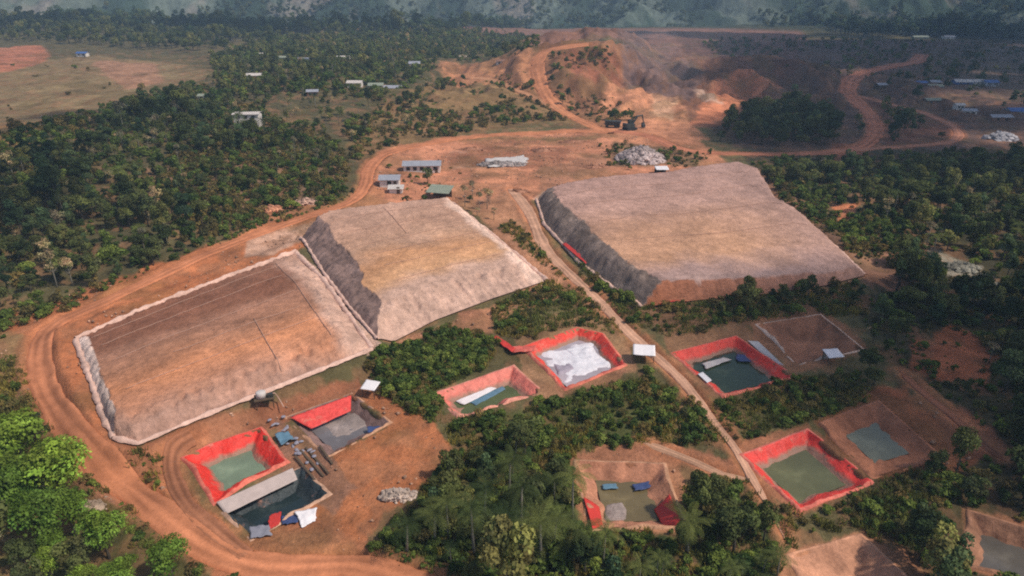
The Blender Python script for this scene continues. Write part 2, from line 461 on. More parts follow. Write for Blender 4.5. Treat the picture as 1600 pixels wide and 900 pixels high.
RW = []
for name, label, wpx, colr, pts in ROADS:
    w = [P(u, v) for u, v in pts]
    # smooth with Catmull-Rom
    out = []
    for i in range(len(w) - 1):
        p0, p1, p2, p3 = w[max(i - 1, 0)], w[i], w[i + 1], w[min(i + 2, len(w) - 1)]
        n = max(3, int(np.linalg.norm(p2 - p1) / (0.7 * 0.01 * np.linalg.norm(p1[:2]) + 0.4)))
        for k in range(n):
            t = k / n
            out.append(0.5 * ((2 * p1) + (-p0 + p2) * t + (2 * p0 - 5 * p1 + 4 * p2 - p3) * t * t + (-p0 + 3 * p1 - 3 * p2 + p3) * t ** 3))
    out.append(w[-1])
    C = np.array(out)[:, :2]
    if name in ('haul_road',): width = np.full(len(C), 3.7) + 0.5 * np.exp(-((C[:, 1] - 100) / 45) ** 2) + 1.5 * sstep(170, 280, C[:, 1])
    elif name in ('hill_road', 'valley_road'): width = np.clip(np.hypot(C[:, 0], C[:, 1]) * 0.0195, 4, 14)
    elif name == 'access_road': width = 1.4 + 1.0 * sstep(78, 108, C[:, 1]) + 1.0 * sstep(110, 190, C[:, 1])
    elif name == 'valley_loop_road': width = np.clip(np.hypot(C[:, 0], C[:, 1]) * 0.011, 3, 10)
    elif name == 'upper_track': width = np.full(len(C), 4.0)
    elif name == 'pond_track': width = np.full(len(C), 2.3)
    else: width = np.full(len(C), 1.5)
    if name in ('pond_path', 'forest_path', 'access_road', 'upper_track'):
        kk = np.arange(len(C)) / (len(C) - 1)
        width = width * (sstep(1.0, 0.86, kk) * 0.85 + 0.15) * ((sstep(0.0, 0.14, kk) * 0.85 + 0.15) if name != 'access_road' else 1)
    RW.append(dict(name=name, label=label, col=colr, C=C, w=width))

def road_dist(x, y, chunk=40000):
    """distance outside the nearest road edge (negative on a road)"""
    x = np.ravel(x); y = np.ravel(y)
    out = np.full(x.shape, 1e9)
    for r in RW:
        C = r['C'][::2]; hw = r['w'][::2] / 2
        if not np.array_equal(C[-1], r['C'][-1]):
            C = np.vstack([C, r['C'][-1]]); hw = np.append(hw, r['w'][-1] / 2)
        for i in range(len(C) - 1):
            m = hw[i] + 12
            x0, x1 = min(C[i][0], C[i + 1][0]) - m, max(C[i][0], C[i + 1][0]) + m
            y0, y1 = min(C[i][1], C[i + 1][1]) - m, max(C[i][1], C[i + 1][1]) + m
            k = np.nonzero((x > x0) & (x < x1) & (y > y0) & (y < y1))[0]
            if len(k):
                out[k] = np.minimum(out[k], seg_dist(x[k], y[k], C[i], C[i + 1]) - hw[i])
    return out

def local_sdf(x, y, poly, m=14):
    out = np.full(x.shape, 1e3)
    bx = [p[0] for p in poly]; by = [p[1] for p in poly]
    k = np.nonzero((x > min(bx) - m) & (x < max(bx) + m) & (y > min(by) - m) & (y < max(by) + m))[0]
    if len(k): out[k] = poly_sdf(x[k], y[k], poly)
    return out

# ------------------------------------------------------------------ ground sheet
# painted zones: photo outline, colour of the soil itself, soft edge, raggedness
ZONES = [
    ([(0, 10), (820, 25), (860, 110), (640, 215), (545, 300), (220, 430), (90, 480), (-300, 560), (-300, 60)], (92, 88, 62), 25, 30),
    ([(1150, 235), (1700, 225), (1900, 950), (1400, 950), (1400, 560), (1330, 480), (1400, 440), (1290, 340), (1190, 270)], (72, 70, 52), 20, 25),
    ([(1130, 62), (1640, 62), (1640, 235), (1150, 235), (1060, 150)], (104, 84, 76), 20, 20),
    ([(1450, 70), (1700, 70), (1700, 165), (1440, 120)], (104, 90, 80), 12, 14),
    ([(20, 95), (150, 86), (290, 100), (330, 118), (215, 150), (140, 190), (-60, 215), (-60, 130)], (134, 118, 88), 10, 14),
    ([(150, 96), (245, 98), (250, 130), (200, 138), (165, 118)], (164, 128, 104), 8, 12),
    ([(-60, 80), (70, 70), (75, 95), (20, 110), (-60, 125)], (178, 118, 92), 6, 10),
    ([(-60, 205), (60, 190), (55, 225), (-60, 230)], (162, 132, 82), 8, 10),
    ([(215, 275), (300, 238), (400, 245), (540, 250), (530, 300), (400, 340), (300, 340), (230, 335)], (128, 106, 84), 16, 20),
    ([(540, 190), (700, 125), (830, 110), (900, 190), (760, 205), (600, 235), (560, 262)], (136, 112, 78), 14, 22),
    ([(680, 100), (830, 85), (860, 150), (800, 140), (690, 130)], (184, 132, 98), 10, 16),
    ([(840, 70), (960, 65), (1020, 130), (1000, 200), (930, 200), (860, 150)], (150, 108, 80), 8, 12),
    ([(880, 85), (960, 80), (985, 125), (930, 135), (890, 120)], (150, 98, 76), 8, 12),
    ([(960, 125), (1040, 140), (1075, 170), (1100, 215), (1060, 228), (985, 200), (930, 180), (950, 150)], (206, 146, 112), 8, 14),
    ([(1020, 145), (1060, 150), (1050, 185), (1015, 180)], (222, 176, 144), 8, 10),
    ([(1060, 120), (1200, 100), (1220, 140), (1150, 190), (1080, 200), (1060, 150)], (130, 92, 74), 8, 14),
    ([(1120, 130), (1170, 108), (1222, 122), (1205, 140), (1180, 165), (1120, 188), (1075, 195), (1100, 165)], (204, 134, 100), 6, 12),
    ([(1075, 130), (1100, 150), (1130, 168), (1105, 166), (1080, 148)], (206, 172, 152), 4, 6),
    ([(700, 40), (1250, 35), (1260, 70), (1100, 120), (950, 60), (830, 75), (720, 60)], (136, 102, 90), 8, 14),
    ([(930, 50), (1000, 55), (1100, 120), (1075, 160), (1030, 150), (975, 122)], (116, 94, 90), 8, 14),
    ([(1060, 60), (1250, 70), (1240, 110), (1110, 120)], (112, 82, 74), 10, 16),
    ([(1188, 268), (1240, 300), (1330, 370), (1410, 445), (1352, 432), (1262, 348), (1212, 318)], (126, 98, 80), 5, 10),
    # the works yard
    ([(590, 235), (700, 212), (960, 200), (1110, 235), (1150, 262), (960, 282), (835, 312), (800, 345), (770, 330), (700, 312), (600, 325), (560, 300)], (198, 138, 108), 8, 12),
    ([(700, 235), (800, 230), (810, 262), (700, 265)], (170, 130, 110), 8, 10),
    ([(430, 325), (540, 315), (575, 280), (600, 300), (590, 325), (480, 345), (400, 372), (380, 360)], (200, 140, 104), 6, 8),
    ([(930, 205), (1010, 195), (1110, 232), (1150, 262), (1110, 268), (1000, 240)], (196, 138, 106), 6, 10),
    ([(960, 222), (1100, 235), (1095, 262), (1045, 258), (950, 262)], (130, 102, 78), 6, 10),
    ([(690, 240), (800, 226), (900, 232), (880, 258), (760, 262), (700, 262)], (160, 110, 86), 6, 18),
    ([(640, 228), (760, 218), (900, 222), (955, 214), (900, 212), (760, 210)], (150, 116, 84), 4, 12),
    ([(840, 262), (940, 240), (960, 262), (900, 282), (845, 300)], (176, 128, 102), 5, 12),
    ([(830, 312), (850, 300), (1140, 258), (1160, 264), (1000, 286), (860, 308)], (214, 176, 152), 4, 8),
    ([(735, 262), (800, 262), (835, 290), (828, 322), (790, 330), (765, 300)], (204, 144, 112), 5, 12),
    # earth round the left terrace
    ([(-40, 500), (90, 470), (330, 385), (480, 335), (540, 345), (462, 395), (120, 530), (215, 695), (380, 850), (300, 850), (150, 740), (60, 640), (30, 560), (-40, 560)], (190, 122, 84), 8, 14),
    ([(-60, 520), (40, 520), (50, 590), (80, 660), (20, 680), (-60, 670)], (146, 118, 84), 10, 14),
    ([(120, 640), (215, 695), (340, 650), (560, 595), (570, 620), (450, 660), (420, 670), (290, 700), (262, 760), (200, 740)], (148, 100, 74), 6, 10),
    ([(215, 695), (560, 590), (566, 612), (430, 668), (230, 722)], (158, 106, 80), 4, 5),
    ([(385, 372), (520, 340), (515, 350), (470, 375), (420, 400), (380, 402)], (206, 168, 146), 5, 8),
    ([(462, 388), (505, 425), (590, 530), (600, 545), (575, 556), (545, 500), (500, 440)], (208, 178, 162), 3, 4),
    ([(560, 610), (625, 618), (680, 660), (702, 700), (660, 770), (600, 800), (560, 870), (440, 880), (400, 860), (480, 800), (520, 740), (520, 700), (610, 665)], (178, 116, 80), 6, 12),
    ([(430, 650), (520, 715), (560, 760), (520, 800), (440, 740)], (142, 106, 88), 6, 12),
    ([(140, 770), (190, 740), (215, 790), (200, 850), (120, 840)], (150, 112, 90), 8, 14),
    ([(340, 850), (480, 800), (560, 850), (640, 865), (560, 930), (320, 930)], (170, 112, 82), 8, 14),
    # earth between heaps and ponds
    ([(720, 315), (800, 300), (850, 360), (860, 400), (990, 510), (930, 500), (870, 450), (780, 370)], (186, 138, 108), 6, 12),
    ([(600, 530), (790, 470), (850, 440), (880, 455), (780, 505), (700, 520), (620, 545)], (176, 128, 100), 6, 14),
    ([(720, 490), (770, 478), (770, 520), (720, 520)], (200, 142, 112), 5, 8),
    ([(800, 525), (880, 490), (950, 500), (990, 545), (1000, 580), (890, 625), (860, 640), (820, 600)], (164, 128, 98), 6, 16),
    ([(870, 600), (990, 570), (950, 620), (880, 640)], (170, 124, 98), 5, 10),
    ([(960, 480), (1110, 462), (1330, 440), (1340, 480), (1190, 500), (1060, 520), (1000, 505)], (130, 100, 76), 10, 22),
    ([(1040, 520), (1160, 510), (1250, 590), (1260, 610), (1130, 632), (1050, 580)], (146, 112, 84), 6, 12),
    ([(1180, 490), (1290, 480), (1360, 545), (1250, 582), (1180, 540)], (160, 116, 88), 5, 10),
    ([(890, 705), (1050, 700), (1085, 800), (1060, 838), (910, 838), (880, 740)], (174, 126, 96), 6, 14),
    ([(880, 700), (960, 688), (1100, 700), (1160, 740), (1060, 730), (900, 730)], (178, 126, 98), 6, 12),
    ([(1140, 690), (1260, 660), (1372, 745), (1250, 808), (1180, 760)], (160, 110, 84), 4, 10),
    ([(1270, 660), (1380, 600), (1460, 630), (1580, 700), (1500, 730), (1370, 752)], (150, 94, 68), 8, 16),
    ([(1420, 530), (1500, 505), (1560, 560), (1540, 610), (1470, 590), (1425, 575)], (158, 98, 70), 8, 18),
    ([(1440, 600), (1560, 680), (1590, 720), (1480, 690)], (150, 98, 74), 8, 16),
    ([(1215, 860), (1350, 825), (1450, 890), (1460, 1000), (1215, 1000)], (190, 138, 108), 5, 12),
    ([(1500, 785), (1700, 830), (1700, 950), (1500, 895)], (156, 110, 84), 5, 10),
    ([(1270, 310), (1350, 318), (1420, 350), (1440, 400), (1400, 440), (1330, 390)], (104, 92, 66), 8, 20),
    ([(1300, 320), (1340, 318), (1338, 340), (1305, 352)], (202, 128, 92), 5, 10),
    ([(1350, 405), (1410, 395), (1420, 460), (1350, 440)], (150, 112, 92), 6, 14),
    ([(1445, 385), (1495, 400), (1550, 432), (1555, 462), (1520, 455), (1460, 410)], (150, 144, 128), 5, 18),
    ([(1060, 625), (1000, 640), (1010, 690), (1060, 690), (1120, 690)], (130, 112, 82), 8, 20),
    ([(1300, 225), (1360, 225), (1350, 262), (1300, 255)], (150, 96, 76), 5, 8),
    ([(1340, 150), (1500, 195), (1490, 222), (1380, 228)], (120, 82, 68), 8, 14),
]
MOSS = [  # green cover zones
    ([(565, 560), (600, 545), (700, 515), (775, 535), (760, 570), (690, 610), (700, 660), (640, 640), (595, 612)], (74, 88, 48), 6, 10),
    ([(560, 900), (640, 780), (720, 705), (880, 700), (905, 830), (1070, 835), (1085, 745), (1165, 755), (1215, 850), (1215, 950), (560, 950)], (66, 78, 46), 8, 14),
    ([(690, 665), (890, 625), (1010, 590), (1060, 620), (1000, 690), (880, 700), (720, 705)], (86, 92, 54), 8, 20),
    ([(1060, 630), (1240, 606), (1330, 600), (1270, 655), (1150, 690), (1100, 660)], (84, 86, 54), 8, 18),
    ([(-60, 680), (120, 690), (130, 760), (280, 850), (300, 950), (-60, 950)], (92, 92, 56), 8, 14),
]

th = np.radians(np.linspace(-60, 60, 980))
r1 = np.exp(np.arange(math.log(22), math.log(640), 0.0052))
r2 = np.exp(np.arange(math.log(644), math.log(9000), 0.016))
rr = np.concatenate([r1, r2])
RR, TH = np.meshgrid(rr, th, indexing='ij')
GX = (RR * np.sin(TH)).ravel(); GY = (RR * np.cos(TH)).ravel()
GZ = T(GX, GY)
RD = road_dist(GX, GY)
R_ = np.hypot(GX, GY)
qx, qy = Q(GX, GY)
wob = (fbm(qx / 40, qy / 40, 21, 5) - 0.5) * 2.2
wob2 = (fbm(qx / 9, qy / 9, 31, 4) - 0.5) * 1.6
col = np.tile(lin((104, 98, 68)), (len(GX), 1))
def paint(zones):
    for pts, c, feather, rag in zones:
        qp = Qpoly(PX(pts))
        bx = [p[0] for p in qp]; by = [p[1] for p in qp]; m = feather + rag + 4
        k = np.nonzero((qx > min(bx) - m) & (qx < max(bx) + m) & (qy > min(by) - m) & (qy < max(by) + m))[0]
        if not len(k): continue
        s = poly_sdf(qx[k], qy[k], qp) + wob[k] * rag * 0.7 + wob2[k] * rag * 0.55
        a = sstep(feather * 0.5, -feather * 0.5, s)[:, None]
        col[k] = col[k] * (1 - a) + lin(c) * a
paint(ZONES); paint(MOSS)
k = sstep(1010, 1120, np.hypot(GX, GY))[:, None]; col = col * (1 - k) + lin((58, 66, 50)) * k
brk = sstep(0.47, 0.62, fbm(GX / 3.2, GY / 4.2, 171, 5))[:, None] * sstep(0.22, 0.5, fbm(GX / 17, GY / 21, 172, 3))[:, None] * 0.5 * sstep(900, 500, R_)[:, None]
col = col * (1 - brk) + lin((150, 110, 84)) * brk
# dust of the roads
a = sstep(2.2, -0.4, RD + wob2 * 1.5)[:, None] * 0.75
col = col * (1 - a) + lin((182, 122, 88)) * a
# mottling: moisture and dry grass
mott = fbm(GX / 5.0, GY / 5.0, 41, 4)[:, None]
col = col * (0.70 + 0.60 * mott) * (0.85 + 0.36 * fbm(GX / 16, GY / 22, 43, 5))[:, None]
mott2 = sstep(0.52, 0.66, fbm(GX / 14, GY / 14, 51, 5))[:, None] * 0.35
col = col * (1 - mott2) + np.array(lin((116, 104, 66))) * mott2 * (0.5 + 0.5 * mott) + col * 0
col = col * np.array([0.96, 0.88, 0.81])
# relief
rough = sstep(0.0, 3.0, RD)
rough_f = sstep(0.0, 9.0, RD)
rel = (fbm(GX / 6, GY / 6, 61, 4) - 0.5) * 1.1 + (fbm(GX / 1.7, GY / 1.7, 71, 3) - 0.5) * 0.35
big = (fbm(GX / 30, GY / 30, 81, 4) - 0.5) * 3.0 * sstep(350, 700, R_)
rug = sstep(250, 120, np.abs(GX - 110)) * sstep(330, 400, GY) * sstep(760, 620, GY)
GZ = GZ + rug * rough_f * ((1 - np.abs(fbm(GX / 34, GY / 48, 161, 4) * 2 - 1)) - 0.7) * 17
gully = -np.abs(fbm(GX / 14, GY / 8, 91, 4) - 0.5) * 20 * rough_f * np.exp(-(((GX - 75) / 60) ** 2 + ((GY - 440) / 75) ** 2))
GZ = GZ + (rel + big + gully) * rough
GZ = GZ + 0.45 * np.exp(-((RD - 0.9) / 0.7) ** 2) * (0.3 + fbm(GX / 4, GY / 4, 95, 3))
GZ = GZ - 0.35 * sstep(0.2, -0.5, RD)
for k, poly in HPOLY.items():
    s = local_sdf(GX, GY, poly)
    kk = sstep(2.0, 0.0, s)
    GZ = GZ * (1 - kk) + (T(GX, GY) - 0.35) * kk
for p in PONDS:
    s = local_sdf(GX, GY, p['poly'])
    near = sstep(3.0, 0.6, s)
    GZ = GZ * (1 - near) + (p['z'] - 0.05) * near
for p in PONDS:
    s = local_sdf(GX, GY, p['poly'])
    GZ = GZ - (p['d'] + 1.2) * sstep(0.0, -0.8, s)
GF = grid_faces(len(rr), len(th))[:, ::-1]
g = link('ground', mesh_np('ground', np.stack([GX, GY, GZ], 1), GF, M['ground'], col, True))
props(g, 'red earth and scrub covered ground of the mining valley', 'ground', kind='structure')

# roads
for r in RW:
    C, w = r['C'], r['w']
    d = np.gradient(C, axis=0); d /= np.linalg.norm(d, axis=1)[:, None] + 1e-9
    nrm = np.stack([-d[:, 1], d[:, 0]], 1)
    nc = 13
    s = np.linspace(-0.5, 0.5, nc)
    edge = 1 + 0.9 * (fbm(C[:, 0] / 4, C[:, 1] / 4, 7, 5) - 0.5)
    XY = C[:, None, :] + nrm[:, None, :] * (w * edge)[:, None, None] * s[None, :, None]
    X, Y = XY[..., 0].ravel(), XY[..., 1].ravel()
    SS = np.tile(s, len(C))
    dist = np.hypot(X, Y)
    Z = T(X, Y) + 0.04 + 0.0006 * dist - 0.3 * (np.abs(SS) > 0.49) - 0.05 * np.exp(-((np.abs(SS) - 0.2) / 0.06) ** 2) + (fbm(X / 0.8, Y / 0.8, 9, 3) - 0.5) * 0.12 + (fbm(X / 2, Y / 2, 5) - 0.5) * 0.16
    c = np.tile(lin(r['col']), (len(X), 1))
    rut = np.exp(-((np.abs(SS) - 0.2) / 0.07) ** 2)[:, None]
    c = c * (1 - 0.40 * rut * sstep(0.4, 0.7, fbm(X / 9, Y / 9, 2, 4))[:, None]) * (0.62 + 0.50 * fbm(X / 3.5, Y / 3.5, 12, 5) + 0.28 * fbm(X / 14, Y / 14, 13, 4))[:, None]
    mid = np.exp(-(SS / 0.08) ** 2)[:, None] * 0.18
    c = c * (1 + mid)
    o = link(r['name'], mesh_np(r['name'], np.stack([X, Y, Z], 1), grid_faces(len(C), nc), M['road'], c, True))
    props(o, r['label'], 'road', kind='structure')

# ------------------------------------------------------------------ far hills
ht = np.radians(np.linspace(-56, 56, 1100)); hr = np.concatenate([np.arange(1090, 2000, 6.0), np.geomspace(2006, 6500, 110)])
HR, HT = np.meshgrid(hr, ht, indexing='ij')
hx, hy = (HR * np.sin(HT)).ravel(), (HR * np.cos(HT)).ravel(); hR = HR.ravel()
ridge = 1 - np.abs(fbm(hx / 420, hy / 700, 101, 5) * 2 - 1)
ridge2 = 1 - np.abs(fbm(hx / 150, hy / 210, 111, 5) * 2 - 1)
foot = 1120 + 90 * (fbm(hx / 300, hx * 0 + 2.5, 151, 3) - 0.5) * 2
up = sstep(0, 520, hR - foot); up2 = sstep(1700, 3200, hR)
hz = -9 + up * (28 + 60 * ridge ** 1.5) + up2 * (20 + 75 * ridge) + sstep(0, 240, hR - foot) * 85 * (ridge2 - 0.5)
hz = hz + sstep(0, 40, hR - foot) * ((fbm(hx / 26, hy / 26, 121, 4) - 0.4) * 17 + (fbm(hx / 8, hy / 8, 122, 2) - 0.4) * 6)
hz = np.minimum(hz, 205)
v1 = sstep(0.40, 0.62, fbm(hx / 60, hy / 120, 131, 5))[:, None]
v2 = sstep(0.60, 0.72, fbm(hx / 70, hy / 150, 141, 5))[:, None]
hc = lin((50, 64, 50)) * (1 - v1) + lin((94, 102, 90)) * v1
hc = hc * (1 - v2 * 0.5) + lin((150, 134, 124)) * v2 * 0.5
o = link('hills', mesh_np('hills', np.stack([hx, hy, hz], 1), grid_faces(len(hr), len(ht))[:, ::-1], M['hills'], hc, True))
props(o, 'hazy blue forested hills rising behind the valley', 'hills', kind='structure')

# ------------------------------------------------------------------ leach heaps
def polyline_at(pts, n):
    pts = np.array(pts, float)
    L = np.concatenate([[0], np.cumsum(np.linalg.norm(np.diff(pts, axis=0), axis=1))])
    t = np.linspace(0, L[-1], n)
    return np.stack([np.interp(t, L, pts[:, k]) for k in range(pts.shape[1])], 1)

def stack_col(t, stops):
    ts = [s[0] for s in stops]; cs = np.array([lin(s[1]) for s in stops])
    return np.stack([np.interp(t, ts, cs[:, k]) for k in range(3)], -1)

def heap(key, label, hh, ramps, topstops, faces, pipes, gravel_side):
    h = HEAPS[key]
    nS, nT = 150, 130
    bk = polyline_at(PX(h['back']), nS); ft = polyline_at(PX(h['front']), nS)
    lf = polyline_at(PX(h['left']), nT); rt = polyline_at(PX(h['right']), nT)
    s = np.linspace(0, 1, nS)[None, :, None]; t = np.linspace(0, 1, nT)[:, None, None]
    C = (1 - t) * bk[None] + t * ft[None] + (1 - s) * lf[:, None] + s * rt[:, None] \
        - ((1 - s) * (1 - t) * bk[0] + s * (1 - t) * bk[-1] + (1 - s) * t * ft[0] + s * t * ft[-1])
    X, Y = C[..., 0], C[..., 1]
    W = np.linalg.norm(np.diff(C, axis=1), axis=2).sum(1)[:, None]
    D = np.linalg.norm(np.diff(C, axis=0), axis=2).sum(0)[None, :]
    s2, t2 = s[..., 0], t[..., 0]
    wv = 1 + 0.6 * (fbm(X / 6, Y / 6, 5, 5) - 0.5)
    dl, dr, db, df = s2 * W, (1 - s2) * W, t2 * D, (1 - t2) * D
    H = hh[0] * (1 - s2) * (1 - t2) + hh[1] * s2 * (1 - t2) + hh[2] * s2 * t2 + hh[3] * (1 - s2) * t2
    rl = ramps[0] * (np.interp(t2, [0, 0.5, 1], ramps[4]) if len(ramps) > 4 else 1) * wv
    fr = np.minimum(np.minimum(dl / rl, dr / (ramps[1] * wv)), np.minimum(db / (ramps[2] * wv), df / (ramps[3] * wv)))
    fr_raw = fr.copy()
    fr = np.clip(fr, 0, 1)
    rise = np.where(fr < 1, 1 - (1 - fr) ** 1.45, 1) * (1 - 0.10 * np.clip(1.6 - fr_raw, 0, 1) ** 2 * (fr >= 1))
    Z = T(X, Y) + 0.02 + H * rise + (fbm(X / 7, Y / 7, 15, 5) - 0.5) * 0.6 * np.clip(fr * 3, 0, 1) + (fbm(X / 0.9, Y / 0.9, 16, 3) - 0.5) * (0.22 + 0.5 * (fr < 1)) * np.clip(fr * 3, 0, 1) + (fbm(X / 2.6, Y / 2.6, 18, 3) - 0.5) * 1.1 * (fr < 1) * np.clip(fr * 3, 0, 1)
    along = np.where((dl / rl < dr / ramps[1]) & (dl / rl < df / ramps[3]), t2 * D, s2 * W)
    Z = Z - (fr < 1) * (fr > 0.04) * np.abs(fbm(along / 1.5, fr * 0.8, 19, 4) - 0.5) * 1.5
    tn = t2 + (fbm(X / 8, Y / 8, 25, 4) - 0.5) * 0.16 + 0 * s2
    c = topstops(s2 + 0 * t2 + (fbm(X / 6, Y / 6, 35, 4) - 0.5) * 0.12, tn)
    c = c * (0.84 + 0.32 * fbm(X / 3, Y / 3, 45, 5))[..., None]
    c = c * np.array([1.0, 0.925, 0.875])
    streak = fbm(s2 * W / 0.7, t2 * D / 9, 55, 3)[..., None]
    c = c * (0.9 + 0.2 * streak)
    side = np.full(X.shape, -1)
    m = np.minimum(np.minimum(dl / rl, dr / (ramps[1] * wv)), np.minimum(db / (ramps[2] * wv), df / (ramps[3] * wv)))
    lefts = (dl / rl <= m + 1e-9) & (dl / rl < 1.0)
    fronts = (df / (ramps[3] * wv) <= m + 1e-9) & (df / (ramps[3] * wv) < 1.0) & ~lefts
    if 'left' in faces:
        c[lefts] = lin(faces['left']) * (0.35 + 0.7 * fbm(X[lefts] / 1.3, Y[lefts] / 1.3, 65, 5) + 0.6 * fbm(X[lefts] / 4.5, Y[lefts] / 3.0, 67, 4))[:, None]
    if 'front' in faces:
        f0, f1 = lin(faces['front'][0]), lin(faces['front'][1])
        ss = np.broadcast_to(s2, X.shape)[fronts][:, None]
        c[fronts] = (f0 * (1 - ss) + f1 * ss) * (0.75 + 0.5 * fbm(X[fronts] / 2, Y[fronts] / 2, 66, 4)[:, None])
    V = np.stack([X, Y, Z], -1).reshape(-1, 3)
    F = grid_faces(nT, nS)[:, ::-1]
    fl = lefts.reshape(-1)[F].mean(1) > 0.5
    ffr = (fronts.reshape(-1)[F].mean(1) > 0.5) if 'front' in faces else np.zeros(len(F), bool)
    ctr = V.mean(0); ctr[2] = Tz(ctr[0], ctr[1])
    root = empty('leach_heap', ctr)
    props(root, label, 'ore heap', 'terraced ore heaps on the mine site')
    def part(nm, sel, lab=None):
        if not sel.any(): return
        f = F[sel]; idx, inv = np.unique(f, return_inverse=True)
        o = link(nm, mesh_np(nm, V[idx] - ctr, inv.reshape(f.shape), M['heap'], c.reshape(-1, 3)[idx], True), root)
        if lab: o['label'] = lab
    part('top', ~fl & ~ffr)
    part('gravel_slope', fl, 'dark grey gravel side slope')
    part('front_slope', ffr)
    # raised dusty liner edge
    def edge(line, wd, ht):
        line = polyline_at(line, 90)
        d = np.gradient(line, axis=0); d /= np.linalg.norm(d, axis=1)[:, None]
        n = np.stack([-d[:, 1], d[:, 0]], 1)
        prof = [(-0.5, -0.1), (-0.3, 0.75), (0.0, 1.0), (0.3, 0.75), (0.5, -0.1)]
        wob = 1 + 1.5 * (fbm(line[:, 0] / 1.4, line[:, 1] / 1.4, 3, 4) - 0.5)
        vs = []
        for a_, hh_ in prof:
            p = line + n * (a_ * wd * wob)[:, None]
            vs.append(np.column_stack([p, T(p[:, 0], p[:, 1]) + hh_ * ht * wob + 0.02]))
        V2 = np.stack(vs, 1).reshape(-1, 3) - ctr
        link('liner_edge', mesh_np('liner_edge', V2, grid_faces(len(line), 5), M['berm'], None, True), root)
    for nm, wd, ht in pipes['edges']:
        edge(PX(h[nm]), wd, ht)
    # drip pipes lying across the top
    for tt, a0, a1 in pipes['rows']:
        i = int(tt * (nT - 1)); j0, j1 = int(a0 * (nS - 1)), int(a1 * (nS - 1))
        pts = [(X[i, j] - ctr[0], Y[i, j] - ctr[1], Z[i, j] - ctr[2] + 0.1) for j in range(j0, j1, 3)]
        MB().tube(pts, 0.055, 5).build('drip_pipe', M['pipe'], root, True)
    for ss, a0, a1 in pipes.get('cols', []):
        j = int(ss * (nS - 1)); i0, i1 = int(a0 * (nT - 1)), int(a1 * (nT - 1))
        pts = [(X[i, j] - ctr[0], Y[i, j] - ctr[1], Z[i, j] - ctr[2] + 0.13) for i in range(i0, i1, 3)]
        MB().tube(pts, 0.06, 5).build('feed_pipe', M['pipe'], root, True)
    return root

def colA(s, t):
    c = stack_col(t - 0.10 * (s - 0.3), [(0.0, (146, 102, 82)), (0.2, (136, 94, 75)), (0.30, (142, 100, 80)), (0.38, (172, 128, 106)), (0.55, (172, 126, 100)), (0.72, (204, 142, 104)), (0.86, (196, 142, 112)), (0.97, (176, 142, 126))])
    k = sstep(0.84, 0.93, s)[..., None]
    c = c * (1 - k) + lin((206, 172, 154)) * k
    k = (sstep(0.45, 0.8, s) * sstep(0.25, 0.05, t))[..., None] * 0.5
    return c * (1 - k) + lin((150, 112, 94)) * k
def colB(s, t):
    c = stack_col(t, [(0, (190, 156, 138)), (0.35, (184, 148, 126)), (0.45, (192, 156, 132)), (0.6, (198, 150, 112)), (0.72, (204, 160, 122)), (0.82, (198, 166, 148)), (1, (198, 168, 152))])
    k = sstep(0.88, 0.93, s)[..., None]
    return c * (1 - k) + lin((232, 202, 184)) * k
def colC(s, t):
    c = stack_col(t, [(0, (176, 144, 134)), (0.4, (184, 150, 136)), (0.6, (190, 150, 124)), (0.8, (196, 154, 124)), (0.92, (178, 150, 142)), (1, (176, 150, 142))])
    k = sstep(0.5, 0.95, s)[..., None] * 0.8
    return c * (1 - k) + lin((172, 142, 132)) * k

heap('A', 'brown topped terraced heap with a white edge, ringed by the haul road', (0.8, 0.8, 2.2, 2.6), (2.1, 4.5, 2.5, 5.0), colA,
     dict(left=(206, 180, 166)),
     dict(edges=[('back', 1.1, 0.75), ('left', 1.0, 0.4), ('front', 0.9, 0.35), ('right', 1.1, 0.4)],
          rows=[(0.12, 0.06, 0.9), (0.24, 0.08, 0.85), (0.42, 0.1, 0.86), (0.58, 0.3, 0.84), (0.72, 0.12, 0.86)], cols=[(0.62, 0.55, 0.98), (0.86, 0.1, 0.9)]), True)
heap('B', 'tan middle heap with a dark gravel flank beside the brown topped heap', (4.2, 3.0, 1.6, 3.0), (8.5, 3.0, 2.2, 9.0, [1.0, 1.0, 0.5]), colB,
     dict(left=(130, 106, 98)),
     dict(edges=[('right', 1.1, 0.4), ('left', 0.8, 0.35)], rows=[(0.14, 0.2, 0.92), (0.28, 0.22, 0.92), (0.42, 0.22, 0.93), (0.52, 0.3, 0.93), (0.64, 0.3, 0.92), (0.76, 0.3, 0.9)], cols=[(0.55, 0.1, 0.42)]), True)
heap('C', 'broad pinkish heap with a grey gravel flank beyond the access road', (3.8, 3.0, 1.4, 4.4), (5.5, 2.6, 2.5, 2.4, [1.0, 1.2, 0.9]), colC,
     dict(left=(128, 110, 100), front=((166, 104, 74), (160, 124, 110))),
     dict(edges=[('right', 0.9, 0.35), ('left', 0.9, 0.35)], rows=[(0.18, 0.15, 0.9), (0.33, 0.15, 0.92), (0.5, 0.15, 0.95), (0.68, 0.18, 0.95)]), True)

# ------------------------------------------------------------------ ponds
def inset_fn(poly):
    P2 = np.array(poly); n = len(P2)
    area = 0.5 * sum(P2[i][0] * P2[(i + 1) % n][1] - P2[(i + 1) % n][0] * P2[i][1] for i in range(n))
    if area < 0: P2 = P2[::-1]
    mit = []
    for i in range(n):
        a, b, c = P2[i - 1], P2[i], P2[(i + 1) % n]
        d1 = (b - a) / np.linalg.norm(b - a); d2 = (c - b) / np.linalg.norm(c - b)
        n1 = np.array([-d1[1], d1[0]]); n2 = np.array([-d2[1], d2[0]])
        k = n1 + n2; k = k / (np.dot(k, n1) + 1e-6); mit.append(k)
    return P2, np.array(mit)

